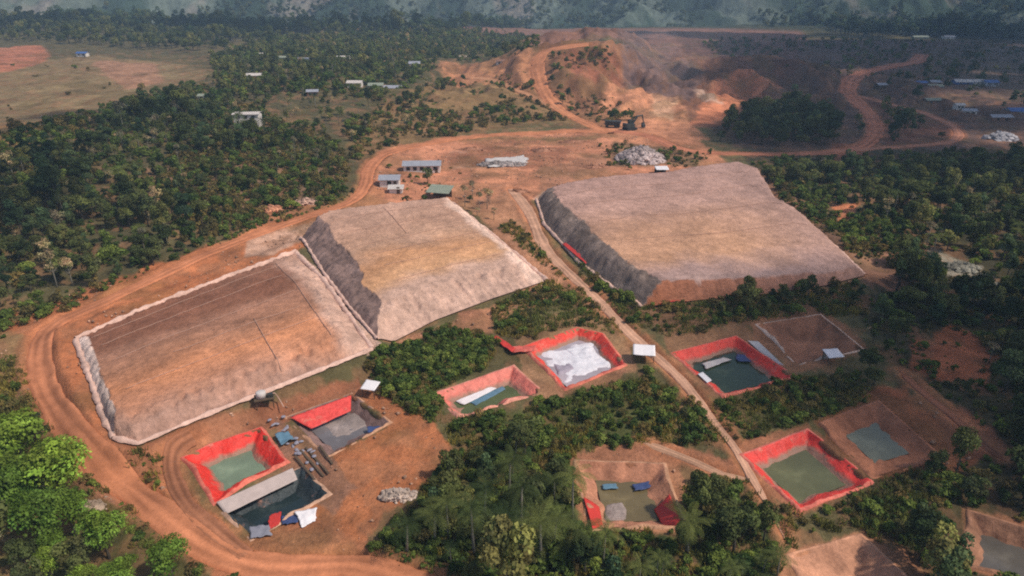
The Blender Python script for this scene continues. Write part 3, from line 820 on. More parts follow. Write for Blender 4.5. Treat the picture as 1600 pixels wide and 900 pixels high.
def ring(P2, mit, w, per=14):
    Q2 = P2 + mit * w
    out = []
    for i in range(len(Q2)):
        for k in range(per): out.append(Q2[i] + (Q2[(i + 1) % len(Q2)] - Q2[i]) * k / per)
    return np.array(out)

POND_ROOT = {}
for p in PONDS:
    P2, mit = inset_fn(p['poly'])
    ctr = np.array([*P2.mean(0), p['z']])
    d, w = p['d'], p['w']
    root = empty('lined_pond' if p['liner'][0] > 200 or p['key'] in ('dark_pond',) else 'earth_basin', ctr)
    props(root, p['label'], 'pond' if p['water'] is not None else 'basin', 'ponds and basins dug below the heaps')
    POND_ROOT[p['key']] = dict(root=root, ctr=ctr, P2=P2, mit=mit, d=d, w=w, zw=(-d * p['wl'] if p['wl'] else -d))
    earth = p['liner'][0] < 200 and p['key'] != 'dark_pond'
    rows = []
    prof = [(-0.75, -0.25), (-0.5, 0.03), (-0.3, 0.12), (-0.08, 0.14), (0.12, 0.06)]
    prof += [(w * k, -d * k) for k in (0.2, 0.4, 0.6, 0.8, 1.0)]
    per = 26
    for a_, z in prof:
        r = ring(P2, mit, a_, per)
        nz = (fbm(r[:, 0] / 1.6, r[:, 1] / 1.6, 77, 3) - 0.5)
        nn = ring(P2, mit, a_ + 0.3, per) - r
        big_ = fbm(r[:, 0] / 5.0, r[:, 1] / 5.0, 78, 3) - 0.5
        r = r + nn * (nz * 2.2 + big_ * 4.5)[:, None]
        rows.append(np.column_stack([r[:, 0] - ctr[0], r[:, 1] - ctr[1], z + nz * (0.6 if z < 0.2 else 0.45) + big_ * 0.7 * (1 if z > -0.6 else 0.3) - (0.12 if z < -0.2 and a_ < 0 else 0)]))
    n = len(rows[0])
    lm = (mat_soil('earth_' + p['key'], lin(p['liner']), 0.4, 2.5, 0.28, 0.8, dist=0.15) if earth else liner_mat('liner_' + p['key'], p['liner'], -p['d'] * p['wl'] if p['wl'] and p['key'] != 'dark_pond' else None))
    # outer bank of soil / liner split into two parts
    V = np.concatenate(rows[:4]); F = grid_faces(4, n, True)
    rim_c = p.get('rim', (190, 150, 124) if not earth else (186, 140, 110))
    if p['key'] == 'dry_basin': rim_c = (214, 180, 158)
    if p['key'] in ('clay_pond', 'sandy_pit', 'grey_pond'): rim_c = tuple(int(k * 1.08) for k in p['liner'])
    elif not earth and p['key'] != 'dark_pond': rim_c = tuple(int(0.55 * a_ + 0.45 * b_) for a_, b_ in zip((200, 160, 138), p['liner']))
    link('rim', mesh_np('rim', V, F, mat_soil('rim_' + p['key'], lin(rim_c), 0.6, 3, 0.3, 0.5, dist=0.15), None, True), root)
    V = np.concatenate(rows[3:]); F = grid_faces(len(rows) - 3, n, True)
    V = np.vstack([V, [[0, 0, -d - 0.05]]]); base = (len(rows) - 4) * n
    Fl = [tuple(f) for f in F] + [(base + k, base + (k + 1) % n, len(V) - 1) for k in range(n)]
    lo = link('liner' if not earth else 'basin_floor', mesh_np('liner', V, Fl, lm, None, True), root)
    if p['water'] is not None:
        zw = -d * p['wl']
        r = ring(P2, mit, w * p['wl'] - 0.12, per)
        V = np.column_stack([r[:, 0] - ctr[0], r[:, 1] - ctr[1], np.full(len(r), zw)])
        link('water', mesh_np('water', V, [tuple(range(len(r)))], mat_water('water_' + p['key'], lin(p['water']))), root)

# ------------------------------------------------------------------ cloth sheets, foam, tarps
def sheet(name, corners, mat, parent=None, origin=(0, 0, 0), wr=0.12, n=14, ragged=0.0, seed=1, thick=0.05):
    """a crumpled sheet over four 3D corners, with thickness"""
    c = np.array(corners, float) - np.array(origin)
    s = np.linspace(0, 1, n)[None, :, None]; t = np.linspace(0, 1, n)[:, None, None]
    G = (1 - s) * (1 - t) * c[0] + s * (1 - t) * c[1] + s * t * c[2] + (1 - s) * t * c[3]
    L = np.linalg.norm(c[1] - c[0]) + 1e-3
    k = n / L
    nz = fbm(G[..., 0] * 0.9 + seed * 7, G[..., 1] * 0.9, seed, 4) - 0.5
    G[..., 2] += nz * wr * 2
    if ragged:
        cc = G.mean((0, 1))
        rad = 1 + ragged * (fbm(np.cos(np.arctan2(G[..., 1] - cc[1], G[..., 0] - cc[0])) * 3 + seed, np.sin(np.arctan2(G[..., 1] - cc[1], G[..., 0] - cc[0])) * 3, seed + 2, 3) - 0.5)
        G[..., :2] = cc[:2] + (G[..., :2] - cc[:2]) * rad[..., None]
    top = G.reshape(-1, 3); bot = top - np.array([0, 0, thick])
    V = np.vstack([top, bot]); F = grid_faces(n, n); N = n * n
    Fl = [tuple(f) for f in F] + [tuple(x + N for x in f[::-1]) for f in F]
    bd = list(range(n)) + [i * n + n - 1 for i in range(1, n)] + [(n - 1) * n + j for j in range(n - 2, -1, -1)] + [i * n for i in range(n - 2, 0, -1)]
    Fl += [(bd[i], bd[i - 1], bd[i - 1] + N, bd[i] + N) for i in range(len(bd))]
    return link(name, mesh_np(name, V, Fl, mat, None, True), parent)

def on_plane(u, v, z):
    d = v - 450.0
    t = (CAM_H - z) / (FPX * SP + d * CP)
    return np.array([(u - 800) * t, (FPX * CP - d * SP) * t, z])

def pond_sheet(key, name, px, mat, lift=0.1, wr=0.08, ragged=0.3, seed=1, top=None, label=None, cat=None, n=14):
    """a sheet inside a pond: each corner may carry its own height above the water"""
    q = POND_ROOT[key]; zw = q['ctr'][2] + q['zw']
    cs = []
    for k in px:
        zz = zw + lift if len(k) == 2 else q['ctr'][2] + k[2]
        cs.append(on_plane(k[0], k[1], zz))
    if label:
        cen = np.mean(cs, 0)
        o = sheet(name, cs, mat, None, cen, wr, n, ragged, seed); o.location = cen
        props(o, label, cat)
    else:
        o = sheet(name, cs, mat, q['root'], q['ctr'], wr, n, ragged, seed)
    return o

def drift(key, name, px, mat, h=0.25, seed=1, n=30):
    q = POND_ROOT[key]; zw = q['ctr'][2] + q['zw']
    c = np.array([on_plane(u, v, zw) for u, v in px]) - q['ctr']
    s = np.linspace(0, 1, n)[None, :, None]; t = np.linspace(0, 1, n)[:, None, None]
    G = (1 - s) * (1 - t) * c[0] + s * (1 - t) * c[1] + s * t * c[2] + (1 - s) * t * c[3]
    e = np.minimum(np.minimum(s, 1 - s), np.minimum(t, 1 - t))[..., 0] * 2
    nz = fbm(G[..., 0] / 1.8 + seed * 9, G[..., 1] / 1.8, seed, 5)
    G[..., 2] += h * (np.minimum(e * 3.2, 1.0) - 0.5 + (nz - 0.5) * 1.9)
    return link(name, mesh_np(name, G.reshape(-1, 3), grid_faces(n, n), mat, None, True), q['root'])
# white foam on one pond, in drifts
drift('foam_pond', 'foam', [(832, 550), (925, 532), (968, 574), (884, 600)], M['foam'], 0.36, 3, 48)
drift('foam_pond', 'foam', [(880, 545), (925, 538), (950, 566), (900, 572)], M['foam'], 0.6, 4, 30)
drift('foam_pond', 'scum', [(858, 566), (890, 560), (900, 578), (872, 588)], M['scum'], 0.42, 6, 24)
# silt bank in the grey pond
drift('silt_pond', 'silt_bank', [(500, 664), (560, 640), (588, 664), (520, 690)], M['silt'], 0.3, 8)
pond_sheet('silt_pond', 'red_liner', [(453, 652, 0.42), (549, 617, 0.42), (548, 642, -0.7), (486, 670, -0.7)], liner_mat('liner_silt_red', (224, 74, 66)), 0.2, 0.12, 0.05, 9)
pond_sheet('silt_pond', 'blue_tarp', [(574, 668), (596, 662), (600, 680), (578, 688)], M['tarp_blue'], 0.9, 0.2, 0.5, 31,
           label='crumpled blue grey tarp at the corner of the grey silt pond', cat='tarp')
# tarps in the other ponds
pond_sheet('pink_pond', 'white_tarp', [(712, 626), (768, 603), (776, 607), (726, 632)], M['tarp_white'], 0.25, 0.1, 0.2, 12,
           label='long white tarp floating in the pink lined pond', cat='tarp')
pond_sheet('pink_pond', 'blue_tarp', [(730, 628), (785, 603), (790, 608), (742, 634)], M['tarp_teal'], 0.12, 0.1, 0.3, 13,
           label='pale blue tarp floating beside the long white tarp', cat='tarp')
pond_sheet('green_pond', 'blue_tarp', [(1150, 553), (1192, 556), (1196, 566), (1152, 564)], M['tarp_blue'], 0.35, 0.15, 0.3, 14,
           label='dark blue tarp spread over the dark green pond', cat='tarp')
pond_sheet('green_pond', 'grey_tarp', [(1098, 568), (1130, 558), (1142, 562), (1104, 576)], M['tarp_grey'], 0.3, 0.12, 0.4, 15,
           label='pale grey tarp lying along the dark green pond edge', cat='tarp')
pond_sheet('green_pond', 'white_board', [(1090, 584, 0.25), (1098, 581, 0.35), (1112, 594, 0.35), (1105, 598, 0.25)], M['tarp_white'], 0.3, 0.03, 0.0, 16,
           label='white board on the rim of the dark green pond', cat='board')
pond_sheet('green_pond', 'grey_apron', [(1168, 532, 0.35), (1185, 534, 0.4), (1226, 572, 0.3), (1205, 566, -0.4)], M['tarp_grey'], 0.3, 0.1, 0.1, 17)
pond_sheet('muddy_pond', 'red_sheet', [(1046, 772, 0.3), (1066, 820, 0.4), (1036, 822, -0.7), (1022, 796, -1.2)], M['tarp_red'], 0.3, 0.1, 0.1, 18)
pond_sheet('muddy_pond', 'red_sheet', [(912, 776, 0.35), (936, 790, -0.9), (942, 820, -0.4), (926, 826, 0.42)], M['tarp_red'], 0.3, 0.12, 0.15, 19)
pond_sheet('muddy_pond', 'blue_tarp', [(988, 757), (1014, 752), (1016, 762), (992, 766)], M['tarp_blue'], 0.35, 0.15, 0.5, 20,
           label='bright blue scrap of tarp floating in the brown muddy pond', cat='tarp')
pond_sheet('muddy_pond', 'blue_tarp', [(940, 757), (962, 755), (966, 763), (944, 764)], M['tarp_teal'], 0.3, 0.12, 0.5, 21,
           label='faded teal scrap of tarp floating in the brown muddy pond', cat='tarp')
drift('muddy_pond', 'silt_bank', [(944, 786), (974, 782), (984, 814), (938, 818)], M['silt'], 0.3, 22)
# cover sheet and tarps of the black pond
pond_sheet('dark_pond', 'cover_sheet', [(338, 785, 0.35), (457, 731, 0.35), (465, 749, 0.05), (353, 803, 0.05)], M['tarp_beige'], 0.3, 0.05, 0.03, 23, n=24)
pond_sheet('dark_pond', 'white_tarp', [(462, 800, 0.5), (496, 793, 0.5), (492, 812, 0.4), (470, 824, 0.3)], M['tarp_white'], 0.5, 0.25, 0.5, 24,
           label='crumpled white tarp at the corner of the black water pond', cat='tarp')
pond_sheet('dark_pond', 'red_tarp', [(420, 806, 0.0), (440, 800, 0.0), (436, 818, 0.3), (420, 826, 0.3)], M['tarp_red'], 0.5, 0.2, 0.5, 25,
           label='folded red tarp on the bank of the black water pond', cat='tarp')
pond_sheet('dark_pond', 'blue_tarp', [(440, 806, 0.0), (466, 802, 0.0), (466, 816, 0.4), (440, 820, 0.3)], M['tarp_blue'], 0.5, 0.2, 0.4, 26,
           label='navy blue tarp between the red and white tarps', cat='tarp')
pond_sheet('dark_pond', 'grey_tarp', [(390, 822, 0.4), (420, 820, 0.4), (424, 836, 0.3), (392, 840, 0.3)], mat_plain('grey_liner_scrap', lin((140, 138, 146)), 0.6, 0.15, 1, bump=0.5), 0.5, 0.2, 0.4, 27,
           label='grey liner scrap on the bank beside the red tarp', cat='tarp')

def ground_sheet(name, px, mat, label, cat, h=0.35, wr=0.15, ragged=0.2, seed=1):
    cs = []
    for u, v in px:
        q = P(u, v); cs.append(q + np.array([0, 0, h]))
    cen = np.mean(cs, 0)
    o = sheet(name, cs, mat, None, cen, wr, 14, ragged, seed); o.location = cen
    return props(o, label, cat)
ground_sheet('red_tarp', [(768, 530), (776, 528), (806, 548), (800, 554)], M['tarp_red'], 'narrow red tarp strip lying above the pink lined pond', 'tarp', 0.5, 0.25, 0.2, 41)
ground_sheet('red_tarp', [(800, 545), (838, 543), (836, 552), (802, 554)], liner_mat('pink_strip', (214, 100, 84)), 'faded red tarp strip leading to the white foam pond', 'tarp', 0.45, 0.25, 0.2, 42)
ground_sheet('red_tarp', [(878, 385), (884, 383), (920, 412), (915, 416)], M['tarp_red'], 'red tarp strip along the gravel flank of the pinkish heap', 'tarp', 0.7, 0.2, 0.1, 43)
ground_sheet('red_tarp', [(1028, 472), (1080, 460), (1084, 468), (1030, 478)], M['tarp_red'], 'red tarp strip under the front of the pinkish heap', 'tarp', 0.4, 0.25, 0.1, 44)
ground_sheet('teal_tarp', [(430, 684), (452, 678), (460, 690), (440, 700)], M['tarp_teal'], 'teal tarp on the clutter between the red ponds', 'tarp', 0.6, 0.3, 0.4, 45)
ground_sheet('grey_tarp', [(760, 250), (820, 244), (826, 256), (764, 262)], M['tarp_grey'], 'grey sheet spread in the orange works yard', 'tarp', 0.5, 0.5, 0.6, 46)

# ------------------------------------------------------------------ buildings
def yaw_at(u, v, du, dv):
    a, b = P(u, v), P(u + du, v + dv)
    return math.atan2(b[1] - a[1], b[0] - a[0])

HOUSE_XY = []
def house(u, v, w, d, h, wall, roof, label, kind='house', rz=0.0, pitch=0.35, shed=False, wins=3, door=True, open_sides=False, group=None, cat=None, storeys=1):
    b = P(u, v); x, y = b[0], b[1]
    HOUSE_XY.append((x, y, max(w, d) * 0.75))
    root = empty(kind, (x, y, min(Tz(x, y), Tz(x + w / 3, y), Tz(x - w / 3, y)) - 0.1), rz)
    props(root, label, cat or ('building' if kind != 'shed' else 'shed'), group)
    H = h * storeys
    if open_sides:
        for sx in (-1, 1):
            for sy in (-1, 1):
                MB().tube([(sx * (w / 2 - 0.2), sy * (d / 2 - 0.2), 0), (sx * (w / 2 - 0.2), sy * (d / 2 - 0.2), H)], 0.08).build('post', M['wood'], root)
        MB().box((0, d / 2 - 0.3, H / 2), (w - 0.5, 0.1, H - 0.1)).build('wall', wall, root)
    else:
        m = MB()
        if shed: m.prism([(-d / 2, 0), (d / 2, 0), (d / 2, H + d * pitch * 0.5), (-d / 2, H)], -w / 2, w / 2)
        else: m.prism([(-d / 2, 0), (d / 2, 0), (d / 2, H), (0, H + d / 2 * pitch), (-d / 2, H)], -w / 2, w / 2)
        m.build('wall', wall, root)
    ov = 0.5
    r = MB()
    tz = 0.09
    if shed or open_sides:
        z0, z1 = H - ov * pitch * 0.5, H + (d + ov) * pitch * 0.5
        r.prism([(-d / 2 - ov, z0 + 0.01), (d / 2 + ov, z1 + 0.01), (d / 2 + ov, z1 + tz), (-d / 2 - ov, z0 + tz)], -w / 2 - ov, w / 2 + ov)
    else:
        e = d / 2 + ov; ze = H - ov * pitch; zr = H + d / 2 * pitch
        r.prism([(-e, ze + 0.01), (0, zr + 0.01), (e, ze + 0.01), (e, ze + tz), (0, zr + tz + 0.02), (-e, ze + tz)], -w / 2 - ov, w / 2 + ov)
    r.build('roof', roof, root)
    if not open_sides:
        for s in range(storeys):
            zz = s * h
            for k in range(wins):
                xx = -w / 2 + w * (k + 0.7) / (wins + 0.4)
                f = MB().box((xx, -d / 2 - 0.02, zz + h * 0.58), (1.3, 0.1, 1.2)).build('window', M['wood'], root)
                MB().box((xx, -d / 2 - 0.06, zz + h * 0.58), (1.06, 0.06, 0.96)).build('pane', M['glass'], f)
        if door:
            MB().box((w / 2 - 1.2, -d / 2 - 0.03, 1.02), (0.95, 0.1, 2.04)).build('door', M['wood'], root)
    return root

G1 = 'huts of the works yard'; G2 = 'village houses among the trees'; G3 = 'roofs of the settlement in the valley'
house(660, 266, 12.5, 5.5, 2.7, M['white'], M['roof_grey'], 'long white workshop with a blue grey roof in the yard', 'workshop', 0.05, wins=5, group=G1)
house(610, 289, 6.0, 5.0, 2.6, M['white'], M['roof_grey'], 'small white hut with a grey roof beside the haul road bend', 'hut', 0.05, wins=1, group=G1)
house(619, 300, 4.0, 2.4, 1.5, M['white'], M['roof_white'], 'tiny white lean-to in front of the small white hut', 'lean_to', 0.05, shed=True, wins=0, group=G1)
house(688, 309, 6.4, 4.5, 2.4, M['wood'], M['roof_green'], 'open shed with a greenish roof at the back of the tan heap', 'shed', -0.25, open_sides=True, pitch=0.4, group=G1)
house(389, 196, 10.0, 6.5, 2.8, M['white'], M['roof_white'], 'white two storey house on the wooded hillside', 'house', 0.1, wins=3, storeys=2, group=G2, pitch=0.15)
for a in [
    (555, 135, 8.0, 5.5, M['white'], M['roof_white'], 'white walled village house with a bright roof', 0.0),
    (588, 139, 8.0, 6, M['roof_grey'], M['roof_green'], 'green grey roofed house beside the bright roofed house', 0.05),
    (615, 143, 9.5, 6, M['roof_rust'], M['roof_grey'], 'broad grey roofed house at the edge of the scrub slope', -0.1),
    (489, 150, 5.5, 4.5, M['roof_rust'], M['roof_grey'], 'small grey hut alone in front of the village', 0.2),
    (537, 95, 9.0, 6, M['white'], M['roof_white'], 'pale roofed house in the middle of the village trees', 0.0),
    (648, 104, 7.5, 7, M['white'], M['roof_grey'], 'tall grey sided house beside the dead trees', 0.1),
    (723, 94, 6.0, 5, M['white'], M['roof_white'], 'small white house at the top of the bare slope', 0.0),
    (752, 99, 10.0, 5, M['roof_rust'], M['roof_green'], 'long low shed on the bare slope', 0.0),
    (786, 98, 8.0, 5, M['white'], M['roof_rust'], 'rusty roofed house beside the hill road', -0.4),
    (413, 90, 7.0, 5.5, M['white'], M['roof_white'], 'white house deep among the village trees', 0.2),
    (445, 95, 8.0, 5.5, M['roof_green'], M['roof_green'], 'olive roofed house beside the deep white house', 0.0),
    (475, 98, 7.5, 5.5, M['roof_green'], M['roof_grey'], 'grey roofed house in the dense village trees', 0.1),
    (398, 124, 8.0, 5.5, M['roof_green'], M['roof_white'], 'pale roofed house above the white two storey house', 0.1),
    (322, 157, 6.0, 4.0, M['white'], M['roof_green'], 'low pale hut at the edge of the brown field', 0.0),
    (130, 88, 7.5, 5, M['white'], M['roof_blue'], 'blue roofed hut at the back of the brown field', 0.0),
    (240, 48, 14.0, 8, M['roof_rust'], M['roof_rust'], 'rust coloured house on the far ridge', 0.0),
    (4, 25, 14.0, 9, M['white'], M['roof_white'], 'white house on the ridge at the picture edge', 0.2),
    (562, 42, 20.0, 9, M['white'], M['roof_white'], 'long white roofed hall on the far ridge', 0.0),
    (598, 40, 13.0, 8, M['white'], M['roof_grey'], 'grey roofed hall beside the long white hall', 0.0),
]:
    house(a[0], a[1], a[2], a[3], 2.7, a[4], a[5], a[6], 'house', a[7], wins=2, group=G2)
for a in [
    (1430, 136, 13, 8, M['roof_grey'], M['roof_blue'], 'long blue roofed building beside the winding valley road', 0.0),
    (1458, 134, 7, 6, M['wood'], M['roof_grey'], 'dark hut beside the long blue roofed building', 0.1),
    (1459, 141, 9, 6, M['white'], M['roof_green'], 'pale low shed in front of the long blue roof', 0.0),
    (1502, 133, 11, 8, M['roof_blue'], M['roof_white'], 'white roofed building in the valley settlement', -0.1),
    (1526, 133, 7, 7, M['white'], M['roof_white'], 'bright small roof beside the white roofed building', 0.0),
    (1545, 134, 9, 7, M['roof_grey'], M['roof_blue'], 'dark blue roofed shed beside the bright small roof', 0.0),
    (1455, 163, 9, 5, M['roof_rust'], M['roof_green'], 'dusty pale shack beside the loop road', 0.1),
    (1422, 160, 5, 4, M['roof_rust'], M['roof_rust'], 'small rusty shack near the road fork', 0.3),
    (1497, 171, 4.5, 4, M['white'], M['roof_white'], 'white upright hut at the loop road bend', 0.0),
    (1512, 180, 6.5, 4.5, M['white'], M['roof_grey'], 'grey white shed in front of the upright hut', -0.2),
    (1588, 180, 11, 7, M['roof_grey'], M['roof_blue'], 'bright blue roofed building at the picture edge', 0.0),
    (1560, 190, 10, 5, M['roof_rust'], M['roof_grey'], 'long grey shed beside the bright blue roof', 0.0),
    (1481, 61, 12, 9, M['white'], M['roof_white'], 'white house beneath the far dark treeline', 0.0),
    (1437, 61, 18, 8, M['roof_green'], M['roof_green'], 'long pale shed beneath the far dark treeline', 0.0),
    (1385, 128, 7, 5, M['roof_green'], M['roof_green'], 'olive shack inside the first road bend', 0.0),
    (1375, 138, 6, 5, M['wood'], M['roof_grey'], 'grey hut inside the first road bend', 0.2),
    (640, 27, 14, 9, M['white'], M['roof_white'], 'tiny white house below the hazy hills', 0.0),
]:
    house(a[0], a[1], a[2], a[3], 2.8, a[4], a[5], a[6], 'house' if a[2] > 8 else 'hut', a[7], wins=2, group=G3)

# tarp shelters: four posts and a sagging cloth roof
def shelter(u, v, w, d, h, label, rz):
    b = P(u, v); HOUSE_XY.append((b[0], b[1], w * 0.8))
    root = empty('tarp_shelter', b, rz)
    props(root, label, 'shelter', 'white tarp shelters')
    for sx in (-1, 1):
        for sy in (-1, 1):
            MB().tube([(sx * w / 2, sy * d / 2, -0.2), (sx * w / 2, sy * d / 2, h + (0.35 if sy > 0 else 0))], 0.07).build('post', M['wood'], root)
    e = 0.25
    sheet('roof_sheet', [(-w / 2 - e, -d / 2 - e, h), (w / 2 + e, -d / 2 - e, h + 0.05), (w / 2 + e, d / 2 + e, h + 0.42), (-w / 2 - e, d / 2 + e, h + 0.4)], M['tarp_white'], root, (0, 0, 0), 0.09, 12, 0.0, int(u))
    sheet('back_sheet', [(-w / 2, d / 2 + 0.1, 0.2), (w / 2, d / 2 + 0.1, 0.2), (w / 2, d / 2 + 0.1, h), (-w / 2, d / 2 + 0.1, h)], M['tarp_grey'], root, (0, 0, 0), 0.02, 8, 0.0, int(u))
shelter(1005, 564, 3.3, 2.7, 2.0, 'white tarp shelter beside the access road and the white foam pond', -0.15)
shelter(1299, 566, 2.3, 2.0, 1.6, 'small white tarp shelter on the rim of the dry basin', 0.1)
shelter(580, 617, 2.0, 1.7, 1.6, 'small white tarp shelter above the grey silt pond', -0.3)
shelter(1033, 272, 4.0, 3.5, 2.0, 'white tarp shelter in front of the pale rock pile', 0.0)

# ------------------------------------------------------------------ rock piles
def rock_pile(u, v, rx, ry, h, n, size, mat, label, name='rock_pile', seed=3, flat_=1.0):
    r = np.random.default_rng(seed); b = P(u, v); m = MB(); HOUSE_XY.append((b[0], b[1], max(rx, ry)))
    ang = np.linspace(0, 2 * math.pi, 25)[:-1]
    vs = []; fs = []
    for i, k in enumerate((1.0, 0.75, 0.45, 0.15)):
        for a in ang:
            q = 1 + 0.15 * math.sin(3 * a + seed)
            vs.append((rx * k * q * math.cos(a), ry * k * q * math.sin(a), h * (1 - k) ** 0.8 - (0.4 if i == 0 else 0)))
    for i in range(3):
        for k in range(24): fs.append((i * 24 + k, i * 24 + (k + 1) % 24, (i + 1) * 24 + (k + 1) % 24, (i + 1) * 24 + k))
    fs.append(tuple(range(72, 96))); m.add(vs, fs)
    for _ in range(n):
        a = r.uniform(0, 2 * math.pi); k = math.sqrt(r.uniform(0, 1.0))
        c = np.array([rx * k * math.cos(a), ry * k * math.sin(a), h * (1 - k) ** 0.8 + r.uniform(-0.1, 0.2)])
        s = size * r.uniform(0.5, 1.3)
        t = (1 + 5 ** 0.5) / 2
        ico = np.array([(-1, t, 0), (1, t, 0), (-1, -t, 0), (1, -t, 0), (0, -1, t), (0, 1, t), (0, -1, -t), (0, 1, -t), (t, 0, -1), (t, 0, 1), (-t, 0, -1), (-t, 0, 1)]) / 1.9
        ico = ico * r.uniform(0.6, 1.25, (12, 1)) * np.array([r.uniform(0.7, 1.3), r.uniform(0.7, 1.3), r.uniform(0.5, 1.0)]) * s
        f = [(0, 11, 5), (0, 5, 1), (0, 1, 7), (0, 7, 10), (0, 10, 11), (1, 5, 9), (5, 11, 4), (11, 10, 2), (10, 7, 6), (7, 1, 8), (3, 9, 4), (3, 4, 2), (3, 2, 6), (3, 6, 8), (3, 8, 9), (4, 9, 5), (2, 4, 11), (6, 2, 10), (8, 6, 7), (9, 8, 1)]
        m.add(ico + c, f)
    o = m.build(name, mat); o.location = b
    return props(o, label, 'rock pile' if name == 'rock_pile' else 'dirt mound' if name == 'dirt_mound' else 'rubble pile')
rock_pile(1000, 250, 9.0, 9.0, 5.2, 420, 1.0, mat_soil('sack_rock', lin((176, 158, 152)), 0.35, 1.2, 0.45, 0.8), 'large heap of pale grey boulders at the road junction', seed=3)
rock_pile(622, 776, 2.6, 1.2, 0.9, 130, 0.32, M['rubble'], 'pale rubble heap at the edge of the palm grove', 'rubble_pile', 4)
rock_pile(1500, 420, 4.5, 3.0, 1.4, 120, 0.6, mat_soil('scar_rock', lin((140, 134, 118)), 0.4, 2, 0.4, 0.7), 'pale rock scar pile in the shaded forest', 'rubble_pile', 5)
rock_pile(1536, 446, 3.5, 2.6, 1.2, 90, 0.6, mat_soil('scar_rock2', lin((132, 126, 112)), 0.4, 2, 0.4, 0.7), 'lower grey rubble pile beside the rock scar', 'rubble_pile', 6)
rock_pile(1565, 218, 7.0, 5.0, 3.2, 90, 1.3, mat_soil('gravel_stock', lin((176, 170, 170)), 0.3, 1.2, 0.25, 0.7), 'pale gravel heap below the valley settlement', 'rubble_pile', 7)
rock_pile(425, 330, 3.5, 2.0, 1.6, 60, 0.6, mat_soil('orange_spoil', lin((200, 140, 108)), 0.4, 2, 0.3, 0.7), 'orange spoil heap beside the haul road', 'rubble_pile', 8)
rock_pile(478, 318, 3.5, 1.8, 1.6, 60, 0.6, mat_soil('pale_spoil', lin((186, 150, 130)), 0.4, 2, 0.35, 0.7), 'pale spoil heap at the wood edge by the haul road', 'rubble_pile', 9)
rock_pile(785, 258, 9.0, 3.0, 1.2, 110, 0.8, mat_soil('scrap', lin((150, 138, 132)), 0.4, 2, 0.4, 0.7), 'long grey scrap pile in the works yard', 'rubble_pile', 10)
rock_pile(150, 790, 2.2, 1.5, 0.4, 40, 0.26, mat_soil('brown_stone', lin((160, 138, 118)), 0.6, 3, 0.35, 0.6), 'pale stones between the lime green trees', 'rubble_pile', 12)

# ------------------------------------------------------------------ machines at the junction
def excavator(u, v, s, rz, label, boom_up=True):
    b = P(u, v); root = empty('excavator', b, rz); props(root, label, 'excavator')
    HOUSE_XY.append((b[0], b[1], 6))
    for sy in (-1, 1):
        m = MB(); prof = [(-2.2, 0.5), (-1.8, 0.05), (1.8, 0.05), (2.2, 0.5), (1.8, 0.95), (-1.8, 0.95)]
        m.add([(p[0] * s, (sy * 1.25 - 0.3) * s, p[1] * s) for p in prof] + [(p[0] * s, (sy * 1.25 + 0.3) * s, p[1] * s) for p in prof],
              [tuple(range(6)), tuple(range(11, 5, -1))] + [(k, k + 6, (k + 1) % 6 + 6, (k + 1) % 6) for k in range(6)])
        m.build('track', M['steel2'], root)
    MB().box((-0.5 * s, 0, 1.55 * s), (3.4 * s, 2.5 * s, 1.1 * s)).box((-1.9 * s, 0, 1.75 * s), (0.9 * s, 2.3 * s, 1.2 * s)).build('body', M['steel'], root)
    cab = MB().box((0.6 * s, 0.75 * s, 2.6 * s), (1.4 * s, 0.95 * s, 1.6 * s)).build('cab', M['steel'], root)
    MB().box((1.32 * s, 0.75 * s, 2.8 * s), (0.06 * s, 0.75 * s, 1.0 * s)).build('windscreen', M['glass'], cab)
    MB().tube([(0.8 * s, -0.2 * s, 1.8 * s), (2.6 * s, -0.2 * s, 4.4 * s), (4.9 * s, -0.2 * s, 4.6 * s)], [0.34 * s, 0.36 * s, 0.24 * s], 6).build('boom', M['steel'], root)
    MB().tube([(4.7 * s, -0.2 * s, 4.8 * s), (5.6 * s, -0.2 * s, 2.0 * s)], [0.26 * s, 0.18 * s], 6).build('stick', M['steel'], root)
    MB().prism([(-0.7 * s, 0.5 * s), (0.3 * s, 0.5 * s), (0.3 * s, 2.0 * s), (0.0, 2.0 * s), (-0.5 * s, 1.3 * s)], 5.0 * s, 6.2 * s).build('bucket', M['steel2'], root)
excavator(984, 203, 1.35, 0.5, 'dark excavator with a raised boom behind the boulder heap')
def truck(u, v, s, rz, label):
    b = P(u, v); root = empty('dump_truck', b, rz); props(root, label, 'truck'); HOUSE_XY.append((b[0], b[1], 4))
    MB().box((0, 0, 0.95 * s), (6.0 * s, 1.0 * s, 0.3 * s)).build('chassis', M['steel2'], root)
    c = MB().box((2.4 * s, 0, 1.9 * s), (1.4 * s, 2.2 * s, 1.7 * s)).build('cab', M['steel'], root)
    MB().box((3.12 * s, 0, 2.2 * s), (0.05 * s, 1.8 * s, 0.7 * s)).build('windscreen', M['glass'], c)
    MB().add([(-3 * s, -1.2 * s, 1.3 * s), (1.5 * s, -1.2 * s, 1.3 * s), (1.5 * s, 1.2 * s, 1.3 * s), (-3 * s, 1.2 * s, 1.3 * s), (-3.4 * s, -1.35 * s, 2.6 * s), (1.6 * s, -1.35 * s, 2.7 * s), (1.6 * s, 1.35 * s, 2.7 * s), (-3.4 * s, 1.35 * s, 2.6 * s)],
             [(3, 2, 1, 0), (0, 1, 5, 4), (1, 2, 6, 5), (2, 3, 7, 6), (3, 0, 4, 7), (4, 5, 6, 7)]).build('dump_bed', M['steel'], root)
    for x in (2.2, -1.2, -2.4):
        for sy in (-1, 1):
            m = MB(); m.tube([(x * s, (sy * 1.0 - 0.18) * s, 0.55 * s), (x * s, (sy * 1.0 + 0.18) * s, 0.55 * s)], 0.55 * s, 12)
            m.build('wheel', M['steel2'], root)
truck(957, 199, 1.15, 2.9, 'dark dump truck on the haul road behind the excavator')

